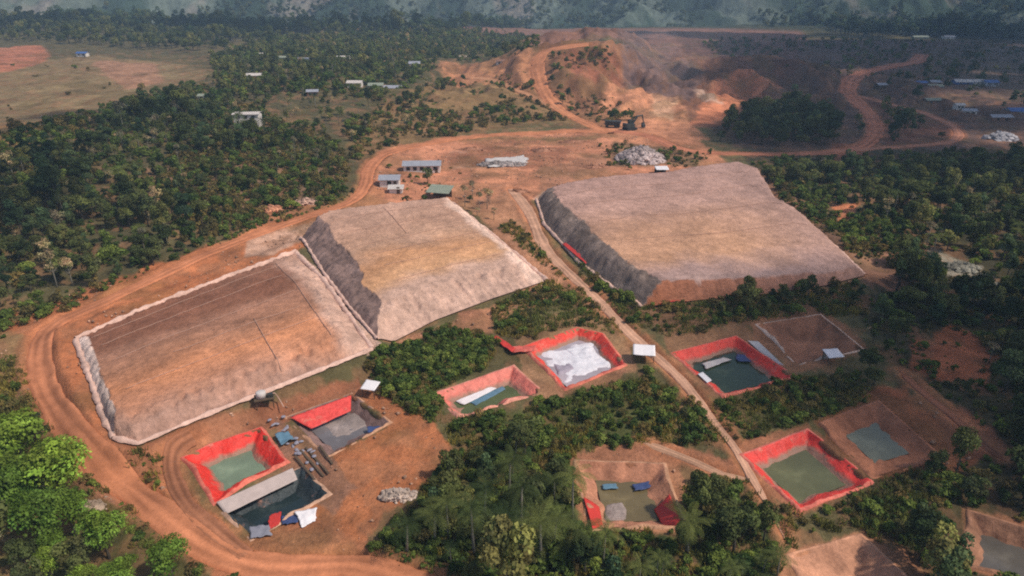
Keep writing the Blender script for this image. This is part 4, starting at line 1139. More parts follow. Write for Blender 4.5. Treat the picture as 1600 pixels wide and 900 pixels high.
# pump stand and clutter between the ponds
def pump_stand(u, v, label):
    b = P(u, v); root = empty('pump_stand', b, 0.35); props(root, label, 'pump stand'); HOUSE_XY.append((b[0], b[1], 2.5))
    for sx in (-1, 1):
        for sy in (-1, 1): MB().tube([(sx * 1.2, sy * 0.8, -0.2), (sx * 1.2, sy * 0.8, 1.5)], 0.08).build('leg', M['wood'], root)
    MB().box((0, 0, 1.55), (2.9, 2.0, 0.12)).build('platform', M['wood'], root)
    MB().tube([(-0.4, 0, 1.62), (-0.4, 0, 2.5), (-0.4, 0, 2.62)], [0.75, 0.75, 0.55], 14).build('tank', M['tarp_grey'], root, True)
    MB().tube([(0.3, 0.2, 1.9), (1.6, 0.2, 1.8), (2.1, 0.2, 0.6), (2.6, -1.6, 0.15)], 0.1, 6).build('pipe', M['pipe'], root, True)
    MB().box((0.9, -0.3, 1.9), (0.8, 0.6, 0.55)).build('pump', M['steel'], root)
pump_stand(415, 634, 'pale pump stand with a tank under the terrace edge')

for i, (u0, v0, u1, v1) in enumerate([(470, 706, 506, 746), (478, 702, 514, 742), (462, 716, 492, 752), (500, 700, 520, 728)]):
    a_, b_ = P(u0, v0), P(u1, v1); c_ = (a_ + b_) / 2
    L_ = float(np.linalg.norm(b_ - a_)); o = MB().box((0, 0, 0.14), (L_, 0.28, 0.09)).build('plank', M['wood'])
    o.location = c_ + np.array([0, 0, 0.12 + 0.05 * i]); o.rotation_euler = (0, 0.02, math.atan2(b_[1] - a_[1], b_[0] - a_[0]))
    props(o, 'dark weathered plank lying between the grey silt pond and the black water pond', 'plank', 'planks between the ponds')
for i, (u, v, rx, ry, h_, lab) in enumerate([(850, 236, 6.0, 3.0, 1.6, 'dark dirt mound in the middle of the works yard'), (895, 222, 6.0, 2.2, 1.2, 'low dirt mound beside the yard road'),
        (735, 234, 7.0, 2.0, 1.1, 'long dirt bank behind the white workshop'), (925, 262, 5.0, 2.4, 1.2, 'stony dirt mound beside the boulder heap'), (812, 300, 3.5, 1.8, 0.9, 'brown dirt mound at the start of the access road')]):
    rock_pile(u, v, rx, ry, h_, 40, 0.35, mat_soil('mound_earth', lin((158, 112, 88)), 0.5, 2.5, 0.35, 0.8), lab, 'dirt_mound', 20 + i)
def sack_mesh(seed):
    r = np.random.default_rng(seed); n, k = 10, 8
    vs = []
    for i in range(k):
        t = i / (k - 1); rad = (math.sin(math.pi * (0.08 + 0.84 * t)) ** 0.5)
        for j in range(n):
            a = 2 * math.pi * j / n
            w = 1 + r.uniform(-0.12, 0.12)
            vs.append((0.42 * rad * math.cos(a) * w, (t - 0.5) * 1.05, 0.26 + 0.26 * rad * math.sin(a) * w))
    f = [tuple(int(x) for x in q) for q in grid_faces(k, n, True)] + [tuple(range(n))[::-1], tuple(range((k - 1) * n, k * n))]
    return mesh_np('sack', vs, f, M['sack'], None, True)
sm = [sack_mesh(k) for k in range(3)]
rs = np.random.default_rng(5)
for i in range(26):
    t = rs.uniform(0, 1)
    u = 430 + 72 * t + rs.uniform(-14, 14); v = 664 + 76 * t + rs.uniform(-12, 12)
    q = P(u, v)
    o = link('ore_sack', sm[i % 3], None, (q[0], q[1], q[2] + rs.uniform(0.0, 0.35)), rs.uniform(0, 6.28))
    o.scale = [rs.uniform(0.4, 0.8), rs.uniform(0.4, 0.9), rs.uniform(0.4, 0.7)]
    props(o, 'grey woven sack in the cluttered strip between the bright red and grey silt ponds', 'sack', 'sacks cluttering the strip between the ponds')

#@@PLANTS@@
# ------------------------------------------------------------------ plants
def crown_mesh(name, mat, seed, R, zc, zr, nl, leaf, lobes, jit=0.6, sparse=False, cvar=0.42):
    """leaf clumps spread through several lobes"""
    r = np.random.default_rng(seed)
    per = nl // lobes
    Vs, Cs = [], []
    for i in range(lobes):
        a = r.uniform(0, 2 * math.pi); k = math.sqrt(r.uniform(0.02, 1)) * 0.72
        cz = r.uniform(-0.75, 0.95)
        fl = math.sqrt(max(0.12, 1 - cz * cz * 0.8))
        c = np.array([R * k * fl * math.cos(a), R * k * fl * math.sin(a), zc + zr * 0.72 * cz])
        lr = R * r.uniform(0.3, 0.52)
        d = r.normal(size=(per, 3)); d /= np.linalg.norm(d, axis=1)[:, None]
        d[:, 2] = np.where(d[:, 2] < -0.55, -d[:, 2], d[:, 2])
        rad = lr * r.uniform(0.55, 1.08, per) ** 0.7
        pos = c + d * rad[:, None] * np.array([1, 1, 0.82])
        nrm = d + r.normal(size=(per, 3)) * jit; nrm[:, 2] += 0.25
        nrm /= np.linalg.norm(nrm, axis=1)[:, None]
        up = r.normal(size=(per, 3))
        t1 = np.cross(nrm, up); t1 /= np.linalg.norm(t1, axis=1)[:, None] + 1e-9
        t2 = np.cross(nrm, t1)
        s1 = leaf * r.uniform(0.55, 1.3, per)[:, None]; s2 = leaf * r.uniform(0.4, 1.0, per)[:, None]
        fold = nrm * (leaf * r.uniform(-0.35, 0.35, per))[:, None]
        quad = np.stack([pos - t1 * s1, pos - t2 * s2 * r.uniform(0.5, 1.2, per)[:, None] + fold, pos + t1 * s1 * r.uniform(0.6, 1.1, per)[:, None], pos + t2 * s2 + fold], 1)
        Vs.append(quad.reshape(-1, 3))
        lb = r.uniform(1 - cvar, 1 + cvar * 1.2)
        cc = np.repeat(lb * r.uniform(0.7, 1.35, per), 4)[:, None] * np.array([1, 1, 1]) * r.uniform(0.92, 1.08, 3)
        Cs.append(cc)
    V = np.concatenate(Vs); Cc = np.concatenate(Cs)
    F = np.arange(len(V)).reshape(-1, 4)
    return mesh_np(name, V, F, mat, Cc)

def trunk_mesh(name, mat, seed, h, r0, reach, limbs=5):
    r = np.random.default_rng(seed); m = MB()
    lean = r.uniform(-0.05, 0.05, 2) * h
    m.tube([(0, 0, -0.4), (lean[0] * 0.3, lean[1] * 0.3, h * 0.4), (lean[0], lean[1], h)], [r0 * 1.25, r0 * 0.8, r0 * 0.3], 7)
    for k in range(limbs):
        a = 2 * math.pi * k / limbs + r.uniform(-0.4, 0.4); z0 = h * r.uniform(0.45, 0.8)
        L = reach * r.uniform(0.6, 1.0)
        p0 = (lean[0] * z0 / h, lean[1] * z0 / h, z0)
        m.tube([p0, (p0[0] + math.cos(a) * L * 0.5, p0[1] + math.sin(a) * L * 0.5, z0 + L * 0.35), (p0[0] + math.cos(a) * L, p0[1] + math.sin(a) * L, z0 + L * 0.65)], [r0 * 0.45, r0 * 0.28, r0 * 0.08], 5)
    return m.mesh(name, mat, True)

def palm_crown(name, mat, seed, h, L):
    r = np.random.default_rng(seed); V = []; F = []; Cc = []
    nf = 17
    for k in range(nf):
        a = 2 * math.pi * k * 0.618 * 1.0 + r.uniform(-0.2, 0.2); el = r.uniform(-0.1, 1.0); ln = L * r.uniform(0.8, 1.1)
        dirv = np.array([math.cos(a), math.sin(a), 0]); side = np.array([-math.sin(a), math.cos(a), 0])
        pts = []
        n = 9
        pz = h; ph = 0.0; ang = el
        p = np.array([0, 0, h], float)
        for i in range(n + 1):
            pts.append(p.copy())
            p = p + (dirv * math.cos(ang) + np.array([0, 0, math.sin(ang)])) * ln / n
            ang -= (0.9 + 0.6 * (1 - el)) / n * 1.35
        cb = r.uniform(0.7, 1.3)
        for i in range(n):
            w = ln * 0.17 * math.sin(math.pi * (0.12 + 0.86 * i / n)) ** 0.7
            for sg in (-1, 1):
                for q in range(2):
                    t = (q + 0.1) / 2; t2 = (q + 0.45) / 2
                    a0 = pts[i] * (1 - t) + pts[i + 1] * t; a1 = pts[i] * (1 - t2) + pts[i + 1] * t2
                    fw = (pts[i + 1] - pts[i]) * 0.9
                    tip = side * sg * w * r.uniform(0.85, 1.1) + fw + np.array([0, 0, -w * 0.45])
                    o = len(V); V += [a0, a1, a1 + tip * 0.96, a0 + tip]
                    F.append((o, o + 1, o + 2, o + 3)); Cc += [np.ones(3) * cb * r.uniform(0.85, 1.15)] * 4
    return mesh_np(name, np.array(V), F, mat, np.array(Cc))

LEAF = dict(dark=mat_leaf('leaf_dark', lin((84, 94, 60))), mid=mat_leaf('leaf_mid', lin((106, 112, 72))), lime=mat_leaf('leaf_lime', lin((108, 136, 60)), 0.3),
            dry=mat_leaf('leaf_dry', lin((150, 140, 112))), palm=mat_leaf('leaf_palm', lin((90, 102, 62))), bush=mat_leaf('leaf_bush', lin((88, 106, 54))),
            drybush=mat_leaf('leaf_drybush', lin((110, 102, 66))), deep=mat_leaf('leaf_deep', lin((72, 88, 62))))
PROTO = {}   # kind -> list of (trunk mesh or None, crown mesh)
PROTO['dark'] = [(trunk_mesh('trunk', M['bark'], 10 + k, 5.2, 0.24, 2.6), crown_mesh('crown', LEAF['dark'], 20 + k, 3.6, 5.6, 2.9, 2000, 0.30, 11 + 2 * k)) for k in range(3)]
PROTO['deep'] = [(trunk_mesh('trunk', M['bark'], 13 + k, 6.0, 0.24, 2.4), crown_mesh('crown', LEAF['deep'], 25 + k, 3.2, 6.2, 3.6, 2000, 0.30, 12)) for k in range(2)]
PROTO['mid'] = [(trunk_mesh('trunk', M['bark'], 30 + k, 4.6, 0.2, 2.2), crown_mesh('crown', LEAF['mid'], 40 + k, 3.0, 5.0, 2.6, 1700, 0.28, 10)) for k in range(2)]
PROTO['lime'] = [(trunk_mesh('trunk', M['bark'], 50 + k, 4.2, 0.2, 2.2), crown_mesh('crown', LEAF['lime'], 60 + k, 3.0, 4.4, 2.6, 3200, 0.20, 20, cvar=0.45)) for k in range(2)]
PROTO['dry'] = [(trunk_mesh('trunk', M['palebark'], 70 + k, 6.2, 0.17, 2.2, 8), crown_mesh('crown', LEAF['dry'], 80 + k, 2.3, 5.8, 2.6, 420, 0.24, 9)) for k in range(2)]
def palm_trunk(seed, h):
    r = np.random.default_rng(seed); c = r.uniform(-0.5, 0.5, 2)
    return MB().tube([(c[0], c[1], -0.4), (c[0] * 0.4, c[1] * 0.4, h * 0.5), (0, 0, h)], [0.22, 0.15, 0.13], 7).mesh('trunk', M['palebark'], True)
PROTO['palm'] = [(palm_trunk(90 + k, 7.0), palm_crown('crown', LEAF['palm'], 95 + k, 7.0, 3.6)) for k in range(3)]
PROTO['bush'] = [(None, crown_mesh('shrub', LEAF['bush'], 110 + k, 1.25, 0.6, 0.75, 420, 0.17, 6)) for k in range(3)]
PROTO['drybush'] = [(None, crown_mesh('shrub', LEAF['drybush'], 120 + k, 1.15, 0.5, 0.7, 340, 0.16, 6)) for k in range(2)]

# planting zones: outline, kinds with weights, spacing (m), size range
FOREST = [
    ([(330, 215), (500, 205), (545, 245), (535, 300), (420, 335), (330, 370), (225, 330), (220, 280), (290, 240), (360, 240)], dict(dark=2.6, mid=3, dry=1.6, palm=1), 4.6, (0.25, 0.65), 0.4),
    ([(-80, 268), (60, 250), (150, 222), (190, 180), (300, 150), (345, 165), (330, 215), (450, 205), (360, 240), (270, 250), (215, 300), (240, 345), (330, 350), (300, 390), (225, 425), (90, 462), (-80, 500)],
     dict(dark=4, deep=3, mid=2, palm=1.6, dry=1.2), 3.4, (0.34, 0.85), 0.30),
    ([(330, 210), (345, 150), (440, 130), (540, 140), (640, 150), (700, 130), (640, 200), (560, 225), (500, 210)], dict(dark=1.4, mid=4, dry=1.2, palm=1), 5.4, (0.35, 0.75), 0.42),
    ([(345, 128), (330, 90), (430, 62), (700, 48), (830, 60), (840, 85), (700, 98), (660, 130), (440, 132), (345, 150), (330, 140)], dict(dark=1.2, mid=6, palm=1.2, dry=0.8), 4.8, (0.4, 0.8), 0.25),
    ([(-120, 28), (60, 22), (220, 40), (430, 48), (430, 66), (300, 82), (60, 66), (-120, 72)], dict(dark=3, mid=4, deep=1), 9.0, (0.8, 1.2), 0.2),
    ([(80, 28), (250, 38), (500, 44), (700, 46), (820, 32), (830, 44), (680, 56), (400, 56), (220, 50), (80, 42)], dict(deep=3, dark=2), 10.0, (1.0, 1.5), 0.05),
    ([(1125, 205), (1200, 165), (1295, 180), (1312, 205), (1298, 226), (1180, 230), (1130, 226)], dict(deep=2, dark=4, mid=2), 4.2, (0.5, 0.95), 0.1),
    ([(1165, 268), (1290, 275), (1450, 262), (1700, 250), (1760, 520), (1600, 520), (1440, 460), (1430, 390), (1330, 312), (1240, 305)], dict(deep=2, dark=4, mid=3, palm=0.8, dry=0.8), 3.5, (0.32, 0.8), 0.30),
    ([(1330, 470), (1440, 450), (1580, 500), (1700, 520), (1720, 700), (1600, 690), (1560, 600), (1500, 500), (1420, 520), (1400, 590), (1360, 560)], dict(deep=2, dark=3, mid=2.5, dry=0.8), 3.1, (0.28, 0.7), 0.34),
    ([(1430, 590), (1480, 600), (1540, 640), (1560, 690), (1490, 640)], dict(dark=2, mid=1), 3.4, (0.25, 0.5), 0.4),
    ([(1420, 760), (1500, 740), (1600, 690), (1720, 720), (1700, 820), (1510, 780), (1500, 900), (1520, 960), (1430, 960), (1410, 850)], dict(deep=2, dark=3, mid=1.5), 3.0, (0.3, 0.7), 0.25),
    ([(-80, 690), (30, 680), (110, 690), (128, 735), (105, 785), (30, 830), (-80, 830)], dict(lime=3, mid=1), 3.8, (0.75, 1.15), 0.02),
    ([(60, 850), (120, 820), (210, 810), (255, 830), (275, 920), (60, 940)], dict(lime=3, mid=1), 3.4, (0.55, 0.95), 0.05),
    ([(-80, 830), (60, 840), (60, 950), (-80, 950)], dict(mid=2, dark=1, dry=1), 3.4, (0.5, 0.8), 0.05),
    ([(575, 850), (640, 790), (690, 750), (730, 712), (850, 705), (890, 760), (905, 835), (1000, 850), (1210, 870), (1210, 960), (575, 960)], dict(dark=2.6, palm=3.4, mid=1.4, deep=1), 3.5, (0.4, 0.8), 0.22),
    ([(1075, 760), (1160, 770), (1200, 830), (1215, 880), (1080, 850)], dict(dark=2, mid=2), 3.6, (0.45, 0.75), 0.1),
    ([(1320, 585), (1400, 560), (1420, 600), (1340, 620)], dict(dark=2, mid=2), 3.8, (0.5, 0.8), 0.2),
    ([(1350, 60), (1210, 36), (1300, 34), (1700, 28), (1700, 64), (1480, 60)], dict(deep=4, dark=1), 11.0, (1.1, 1.7), 0.03),
    ([(700, 318), (770, 310), (775, 345), (740, 340)], dict(mid=1, dry=2), 4.5, (0.4, 0.65), 0.3),
    ([(1010, 238), (1090, 240), (1095, 258), (1040, 256)], dict(mid=2, dark=1), 8, (0.4, 0.7), 0.5),
    ([(1340, 200), (1360, 175), (1420, 190), (1470, 215), (1400, 225), (1355, 225)], dict(deep=2, mid=2), 6.5, (0.5, 0.95), 0.3),
        ([(1380, 110), (1600, 110), (1640, 200), (1500, 195), (1390, 150)], dict(deep=2, mid=1), 15, (0.5, 0.9), 0.4),
    ([(850, 85), (890, 100), (880, 170), (850, 140)], dict(mid=2, dark=1), 6, (0.4, 0.7), 0.2),
    ([(1360, 410), (1440, 390), (1480, 420), (1600, 480), (1440, 470), (1360, 460)], dict(deep=2, dark=2), 4.2, (0.5, 0.9), 0.25),
    ([(1100, 465), (1140, 455), (1330, 445), (1330, 480), (1200, 492), (1140, 500)], dict(dark=2, mid=1), 3.2, (0.3, 0.58), 0.25),
    ([(640, 260), (690, 270), (680, 300), (640, 290)], dict(mid=1), 5, (0.35, 0.55), 0.3),
    ([(350, 818), (390, 812), (395, 842), (355, 846)], dict(dark=1), 3, (0.35, 0.5), 0.1),
]
SHRUBS = [
    ([(1200, 270), (1290, 300), (1400, 340), (1450, 400), (1420, 440), (1375, 432), (1300, 365), (1225, 315)], dict(bush=3, drybush=1.4), 1.9, (0.6, 1.5), 0.15),
    ([(330, 215), (500, 205), (545, 245), (535, 300), (420, 335), (330, 370), (225, 330), (220, 280), (290, 240), (360, 240)], dict(bush=1.4, drybush=3), 2.2, (0.6, 1.6), 0.25),
    ([(345, 128), (330, 90), (430, 62), (700, 48), (830, 60), (840, 85), (700, 98), (660, 130), (600, 160), (440, 150), (345, 150)], dict(bush=3, drybush=1.2), 4.2, (1.2, 2.6), 0.2),
    ([(568, 562), (600, 545), (700, 515), (775, 535), (755, 572), (690, 606), (680, 660), (640, 640), (600, 612)], dict(bush=5, drybush=1), 1.15, (0.6, 1.1), 0.05),
    ([(690, 665), (890, 625), (1010, 590), (1060, 622), (1140, 690), (1000, 690), (880, 705), (720, 705)], dict(bush=4, drybush=2), 1.5, (0.5, 1.15), 0.2),
    ([(1050, 640), (1120, 630), (1240, 606), (1330, 590), (1300, 640), (1240, 660), (1150, 690)], dict(bush=3, drybush=2.4), 1.5, (0.5, 1.1), 0.2),
    ([(560, 900), (640, 790), (720, 708), (890, 702), (905, 835), (1070, 838), (1080, 745), (1165, 755), (1215, 850), (1215, 950), (560, 950)], dict(bush=4, drybush=1), 1.5, (0.5, 1.1), 0.15),
    ([(770, 480), (860, 440), (960, 500), (970, 520), (900, 505), (810, 530), (780, 520)], dict(bush=2, drybush=3), 1.7, (0.5, 1.1), 0.35),
    ([(930, 430), (1000, 480), (1130, 470), (1340, 445), (1340, 490), (1190, 495), (1050, 525), (990, 510)], dict(bush=3, drybush=2), 1.8, (0.5, 1.2), 0.25),
    ([(780, 355), (800, 350), (990, 500), (960, 500), (860, 420)], dict(bush=2, drybush=2), 1.6, (0.4, 0.9), 0.3),
    ([(845, 340), (862, 350), (1010, 470), (1000, 490), (940, 450)], dict(bush=3, drybush=1), 1.4, (0.5, 1.0), 0.2),
    ([(1380, 745), (1460, 735), (1500, 745), (1440, 860), (1330, 825), (1250, 830), (1230, 850), (1215, 800), (1260, 800)], dict(bush=3, drybush=2), 1.4, (0.45, 1.0), 0.2),
    ([(540, 195), (700, 125), (830, 115), (900, 185), (760, 200), (600, 232), (555, 262)], dict(bush=1.2, drybush=2.2), 3.0, (0.7, 1.9), 0.3),
    ([(-80, 500), (90, 465), (230, 425), (420, 340), (545, 300), (540, 320), (330, 385), (40, 510), (-80, 560)], dict(bush=3, drybush=1.5), 1.9, (0.6, 1.3), 0.3),
    ([(-80, 560), (20, 560), (60, 650), (80, 690), (-80, 690)], dict(bush=1, drybush=3), 1.8, (0.4, 0.9), 0.4),
    ([(130, 740), (160, 735), (260, 840), (380, 900), (300, 950), (280, 880), (110, 800)], dict(bush=3, drybush=1.4), 1.3, (0.4, 0.9), 0.3),
    ([(1400, 440), (1600, 500), (1700, 560), (1700, 960), (1420, 960), (1480, 720), (1570, 690), (1440, 600), (1400, 560), (1340, 490)], dict(bush=3, drybush=1), 2.2, (0.6, 1.3), 0.25),
    ([(1160, 250), (1280, 250), (1700, 235), (1700, 480), (1440, 440), (1400, 370), (1290, 320)], dict(bush=3, drybush=1), 3.0, (0.7, 1.6), 0.2),
    ([(-80, 240), (300, 130), (500, 210), (540, 300), (225, 420), (-80, 480)], dict(bush=3, drybush=1.6), 3.0, (0.7, 1.7), 0.15),
    ([(860, 90), (950, 80), (1000, 190), (930, 195), (870, 150)], dict(bush=1, drybush=3), 4.0, (0.8, 1.8), 0.3),
    ([(1100, 600), (1200, 600), (1340, 585), (1360, 620), (1290, 655), (1270, 655)], dict(bush=2, drybush=2), 1.5, (0.5, 1.0), 0.3),
    ([(205, 700), (260, 720), (262, 760), (240, 770)], dict(bush=1, drybush=2), 1.5, (0.3, 0.6), 0.5),
    ([(600, 262), (720, 262), (700, 310), (600, 315)], dict(bush=2, drybush=1), 2.4, (0.4, 0.8), 0.5),
    ([(940, 225), (1110, 240), (1090, 262), (950, 262)], dict(bush=2, drybush=2), 2.6, (0.4, 1.1), 0.3),
    ([(1080, 60), (1700, 66), (1700, 130), (1300, 140), (1200, 100)], dict(bush=1, drybush=2), 9, (1.2, 2.6), 0.4),
    ([(0, 100), (330, 110), (180, 160), (-60, 220), (-60, 120)], dict(drybush=2, bush=1), 22, (0.8, 1.6), 0.5),
]
TUFTS = [(z[0], z[1], max(0.85, z[2] * 0.62), (0.2, 0.5), 0.34) for z in SHRUBS if z[2] < 2.3]
HXY = np.array([h[:2] for h in HOUSE_XY]); HR_ = np.array([h[2] for h in HOUSE_XY])
def clear_of(x, y, pad):
    ok = road_dist(x, y) > pad * 0.6
    if pad > 0.8:
        for f_ in (1.03, 1.06, 1.1):
            ok &= road_dist(x * f_, y * f_) > -0.2
            for p in PONDS: ok &= local_sdf(x * f_, y * f_, p['poly']) > 0.2
    if pad > 0.8:      # open dooryards on the side of the houses facing the valley
        for hx_, hy_, hr_ in HOUSE_XY:
            L = math.hypot(hx_, hy_); ux, uy = hx_ / L, hy_ / L
            al = (hx_ - x) * ux + (hy_ - y) * uy; ac = np.abs((x - hx_) * uy - (y - hy_) * ux)
            ok &= ~((al > -hr_) & (al < 5 + L * 0.04) & (ac < hr_ * 0.9))
    for poly in HPOLY.values(): ok &= local_sdf(x, y, poly) > pad
    for p in PONDS: ok &= local_sdf(x, y, p['poly']) > pad + 0.9
    d = np.hypot(x[:, None] - HXY[None, :, 0], y[:, None] - HXY[None, :, 1]) - HR_[None, :]
    ok &= d.min(1) > pad * 0.35
    return ok

BARE = [[(1425, 525), (1500, 510), (1555, 560), (1540, 608), (1470, 590)], [(1440, 605), (1490, 625), (1580, 700), (1580, 722), (1480, 690)], [(1298, 320), (1345, 318), (1342, 348), (1302, 354)],
        [(1445, 385), (1495, 398), (1550, 432), (1530, 458), (1460, 412)], [(1350, 402), (1410, 392), (1425, 462), (1350, 440)], [(1285, 655), (1380, 602), (1460, 632), (1545, 705), (1470, 715)], [(1230, 475), (1330, 455), (1300, 485), (1200, 492)],
        [(1040, 505), (1130, 490), (1120, 512), (1050, 522)], [(1270, 800), (1330, 790), (1350, 830), (1270, 835)], [(1000, 640), (1050, 630), (1040, 680), (1010, 670)], [(840, 500), (890, 480), (920, 505), (860, 520)], [(1140, 645), (1210, 635), (1200, 670), (1150, 675)], [(900, 640), (960, 632), (950, 660), (905, 668)], [(960, 500), (1010, 520), (1000, 545), (960, 530)], [(1180, 610), (1230, 608), (1225, 630), (1185, 632)], [(780, 640), (830, 625), (830, 650), (790, 662)]]
BARE = [PX(b_) for b_ in BARE]
def plant(zones, pad, seed):
    r = np.random.default_rng(seed); out = []
    for zi, (pts, mix, sp, sz, gap) in enumerate(zones):
        poly = PX(pts); qp = Qpoly(poly)
        x0, x1 = min(p[0] for p in poly), max(p[0] for p in poly); y0, y1 = min(p[1] for p in poly), max(p[1] for p in poly)
        nx, ny = int((x1 - x0) / sp) + 2, int((y1 - y0) / sp) + 2
        X, Y = np.meshgrid(x0 + np.arange(nx) * sp, y0 + np.arange(ny) * sp)
        X = X.ravel() + r.uniform(-0.55, 0.55, X.size) * sp; Y = Y.ravel() + r.uniform(-0.55, 0.55, Y.size) * sp
        a, b = Q(X, Y)
        k = poly_sdf(a, b, qp) < r.uniform(-4, 6, len(X))
        k &= np.abs(X) < Y * 0.86 + 18
        k &= r.uniform(0, 1, len(X)) > gap
        k &= (fbm(X / (sp * 3.5), Y / (sp * 3.5), 200 + zi, 3) > gap * 0.55 + 0.16) | (gap < 0.09)
        X, Y = X[k], Y[k]
        k = clear_of(X, Y, pad)
        for b_ in BARE:
            q_ = r.uniform(0, 1, len(X)) > 0.88
            for f_ in ((1.0, 1.04) if pad > 0.8 else (1.0,)): k &= (local_sdf(X * f_, Y * f_, b_) > r.uniform(-1.5, 1.0, len(X))) | q_
        X, Y = X[k], Y[k]
        names = list(mix); w = np.array([mix[n] for n in names], float); w /= w.sum()
        kd = r.choice(len(names), len(X), p=w)
        s = (sz[0] * 0.8 + (sz[1] * 1.12 - sz[0] * 0.8) * r.uniform(0, 1, len(X)) ** 1.6) * r.uniform(0.88, 1.12, len(X)) * np.where(r.uniform(0, 1, len(X)) < 0.05, 1.4, 1.0)
        for i in range(len(X)): out.append((float(X[i]), float(Y[i]), names[kd[i]], float(s[i]), zi))
    return out
trees = plant(FOREST, 1.0, 301)
shrubs = plant(SHRUBS, 0.45, 302) + plant(TUFTS, 0.2, 303)
trees += [(float(q[0]), float(q[1]), 'palm', s, 14) for q, s in [(P(u, v), s) for u, v, s in [(792, 872, 0.95), (843, 880, 1.0), (868, 862, 0.9), (738, 870, 0.85), (700, 840, 0.8), (900, 880, 0.9), (640, 868, 0.8), (760, 820, 0.85), (815, 842, 0.95)]]]

# what the photo shows largest stays a thing of its own
def shown(t): return t[3] / math.hypot(t[0], t[1])
def inview(t): return abs(t[0]) < t[1] * 0.76 + 2 and t[1] > 48 and (t[1] > 56 or abs(t[0]) < 50)
trees.sort(key=lambda t: -shown(t)); shrubs.sort(key=lambda t: -shown(t))
ti = [t for t in trees if inview(t)]; 
palms = [t for t in ti if t[2] == 'palm'][:90]; leafy = [t for t in ti if t[2] != 'palm'][:280]
ind_t = palms + leafy
sv = [t for t in shrubs if inview(t)]; ind_s = sv[:280]
set_t = set(map(id, ind_t)); set_s = set(map(id, ind_s))
rest_t = [t for t in trees if id(t) not in set_t]; rest_s = [t for t in shrubs if id(t) not in set_s]
print('PLANTS', len(trees), len(shrubs), len(ind_t), len(ind_s))

LM = {p['short']: tuple(np.mean(p['poly'], 0)) for p in PONDS}
for nm, u, v in [('long workshop', 660, 262), ('small yard hut', 608, 288), ('two storey house', 390, 188), ('boulder heap', 1000, 245), ('road shelter', 1005, 560),
                 ('basin shelter', 1300, 562), ('terrace shelter', 580, 614), ('rubble heap', 622, 776), ('rock scar', 1500, 420), ('haul road bend', 60, 570), ('haul road foot', 350, 868),
                 ('brown heap corner', 120, 530), ('tan heap corner', 855, 438), ('pinkish heap corner', 1352, 430), ('pinkish heap back', 1188, 276), ('valley road bend', 1360, 200),
                 ('brown field', 120, 150), ('lone grey hut', 489, 150), ('gravel heap', 1565, 218), ('orange spoil heap', 425, 330), ('access road end', 1226, 842),
                 ('pale stones', 165, 786), ('forest path', 1480, 645), ('red earth patch', 1490, 550), ('orange scar', 1322, 335), ('settlement shed', 1560, 190), ('excavator', 985, 203)]:
    LM[nm] = tuple(P(u, v)[:2])
LMN = list(LM); LMP = np.array([LM[k] for k in LMN])
ORD = ['first', 'second', 'third', 'fourth', 'fifth', 'sixth', 'seventh', 'eighth', 'ninth', 'tenth']
DESC = dict(dark='dark green leafy tree', deep='deep green tall tree', mid='olive green leafy tree', lime='bright lime green tree', dry='thin dry pale tree', palm='palm', bush='green shrub', drybush='dry brown shrub')
CAT = dict(palm='palm tree', bush='shrub', drybush='shrub')
def label_plants(items):
    info = []
    for t in items:
        p = np.array(t[:2]); d = np.linalg.norm(LMP - p, axis=1); a = int(np.argmin(d))
        v = p - LMP[a]; v /= np.linalg.norm(v) + 1e-6
        best, bs = None, -9
        for j in range(len(LMN)):
            if j == a: continue
            w = LMP[j] - LMP[a]; L = np.linalg.norm(w)
            sc = float(np.dot(v, w / (L + 1e-6))) - L / 400
            if sc > bs: bs, best = sc, j
        info.append((t[2], a, best, float(d[a])))
    order = {}
    for i, q in enumerate(info): order.setdefault(q[:3], []).append((q[3], i))
    labs = [None] * len(items)
    for (k, a, b), lst in order.items():
        lst.sort()
        for n, (_, i) in enumerate(lst):
            base = f'{DESC[k]} by the {LMN[a]} towards the {LMN[b]}'
            if len(lst) == 1: labs[i] = base
            elif n < 10: labs[i] = f'{base}, {ORD[n]} out'
            else: labs[i] = f'{base}, further out'
    return labs

rp = np.random.default_rng(77)
lt, ls = label_plants(ind_t), label_plants(ind_s)
GRP = {11: 'lime green trees in the corner', 12: 'lime green trees in the corner', 14: 'trees of the palm grove', 0: 'trees of the wooded hillside', 1: 'trees of the wooded hillside', 7: 'trees of the shaded forest', 8: 'trees of the shaded forest', 10: 'trees of the shaded forest'}
for t, lab in zip(ind_t, lt):
    x, y, k, s, zi = t
    tr, cr = PROTO[k][rp.integers(len(PROTO[k]))]
    nm = 'palm_tree' if k == 'palm' else 'broadleaf_tree'
    root = empty(nm, (x, y, Tz(x, y) - 0.1), rp.uniform(0, 6.28))
    root.scale = (s * rp.uniform(0.78, 1.25), s * rp.uniform(0.78, 1.25), s * rp.uniform(0.78, 1.35)) if k != 'palm' else (s, s, s * rp.uniform(0.75, 1.3))
    props(root, lab, CAT.get(k, 'tree'), GRP.get(zi, 'trees scattered round the works'))
    link('trunk', tr, root); link('crown', cr, root)
for t, lab in zip(ind_s, ls):
    x, y, k, s, zi = t
    me = PROTO[k][rp.integers(len(PROTO[k]))][1]
    o = link('shrub', me, None, (x, y, Tz(x, y) - 0.05), rp.uniform(0, 6.28))
    o.scale = (s * rp.uniform(0.85, 1.2), s * rp.uniform(0.85, 1.2), s * rp.uniform(0.7, 1.2))
    props(o, lab, 'shrub', 'shrubs between the ponds')

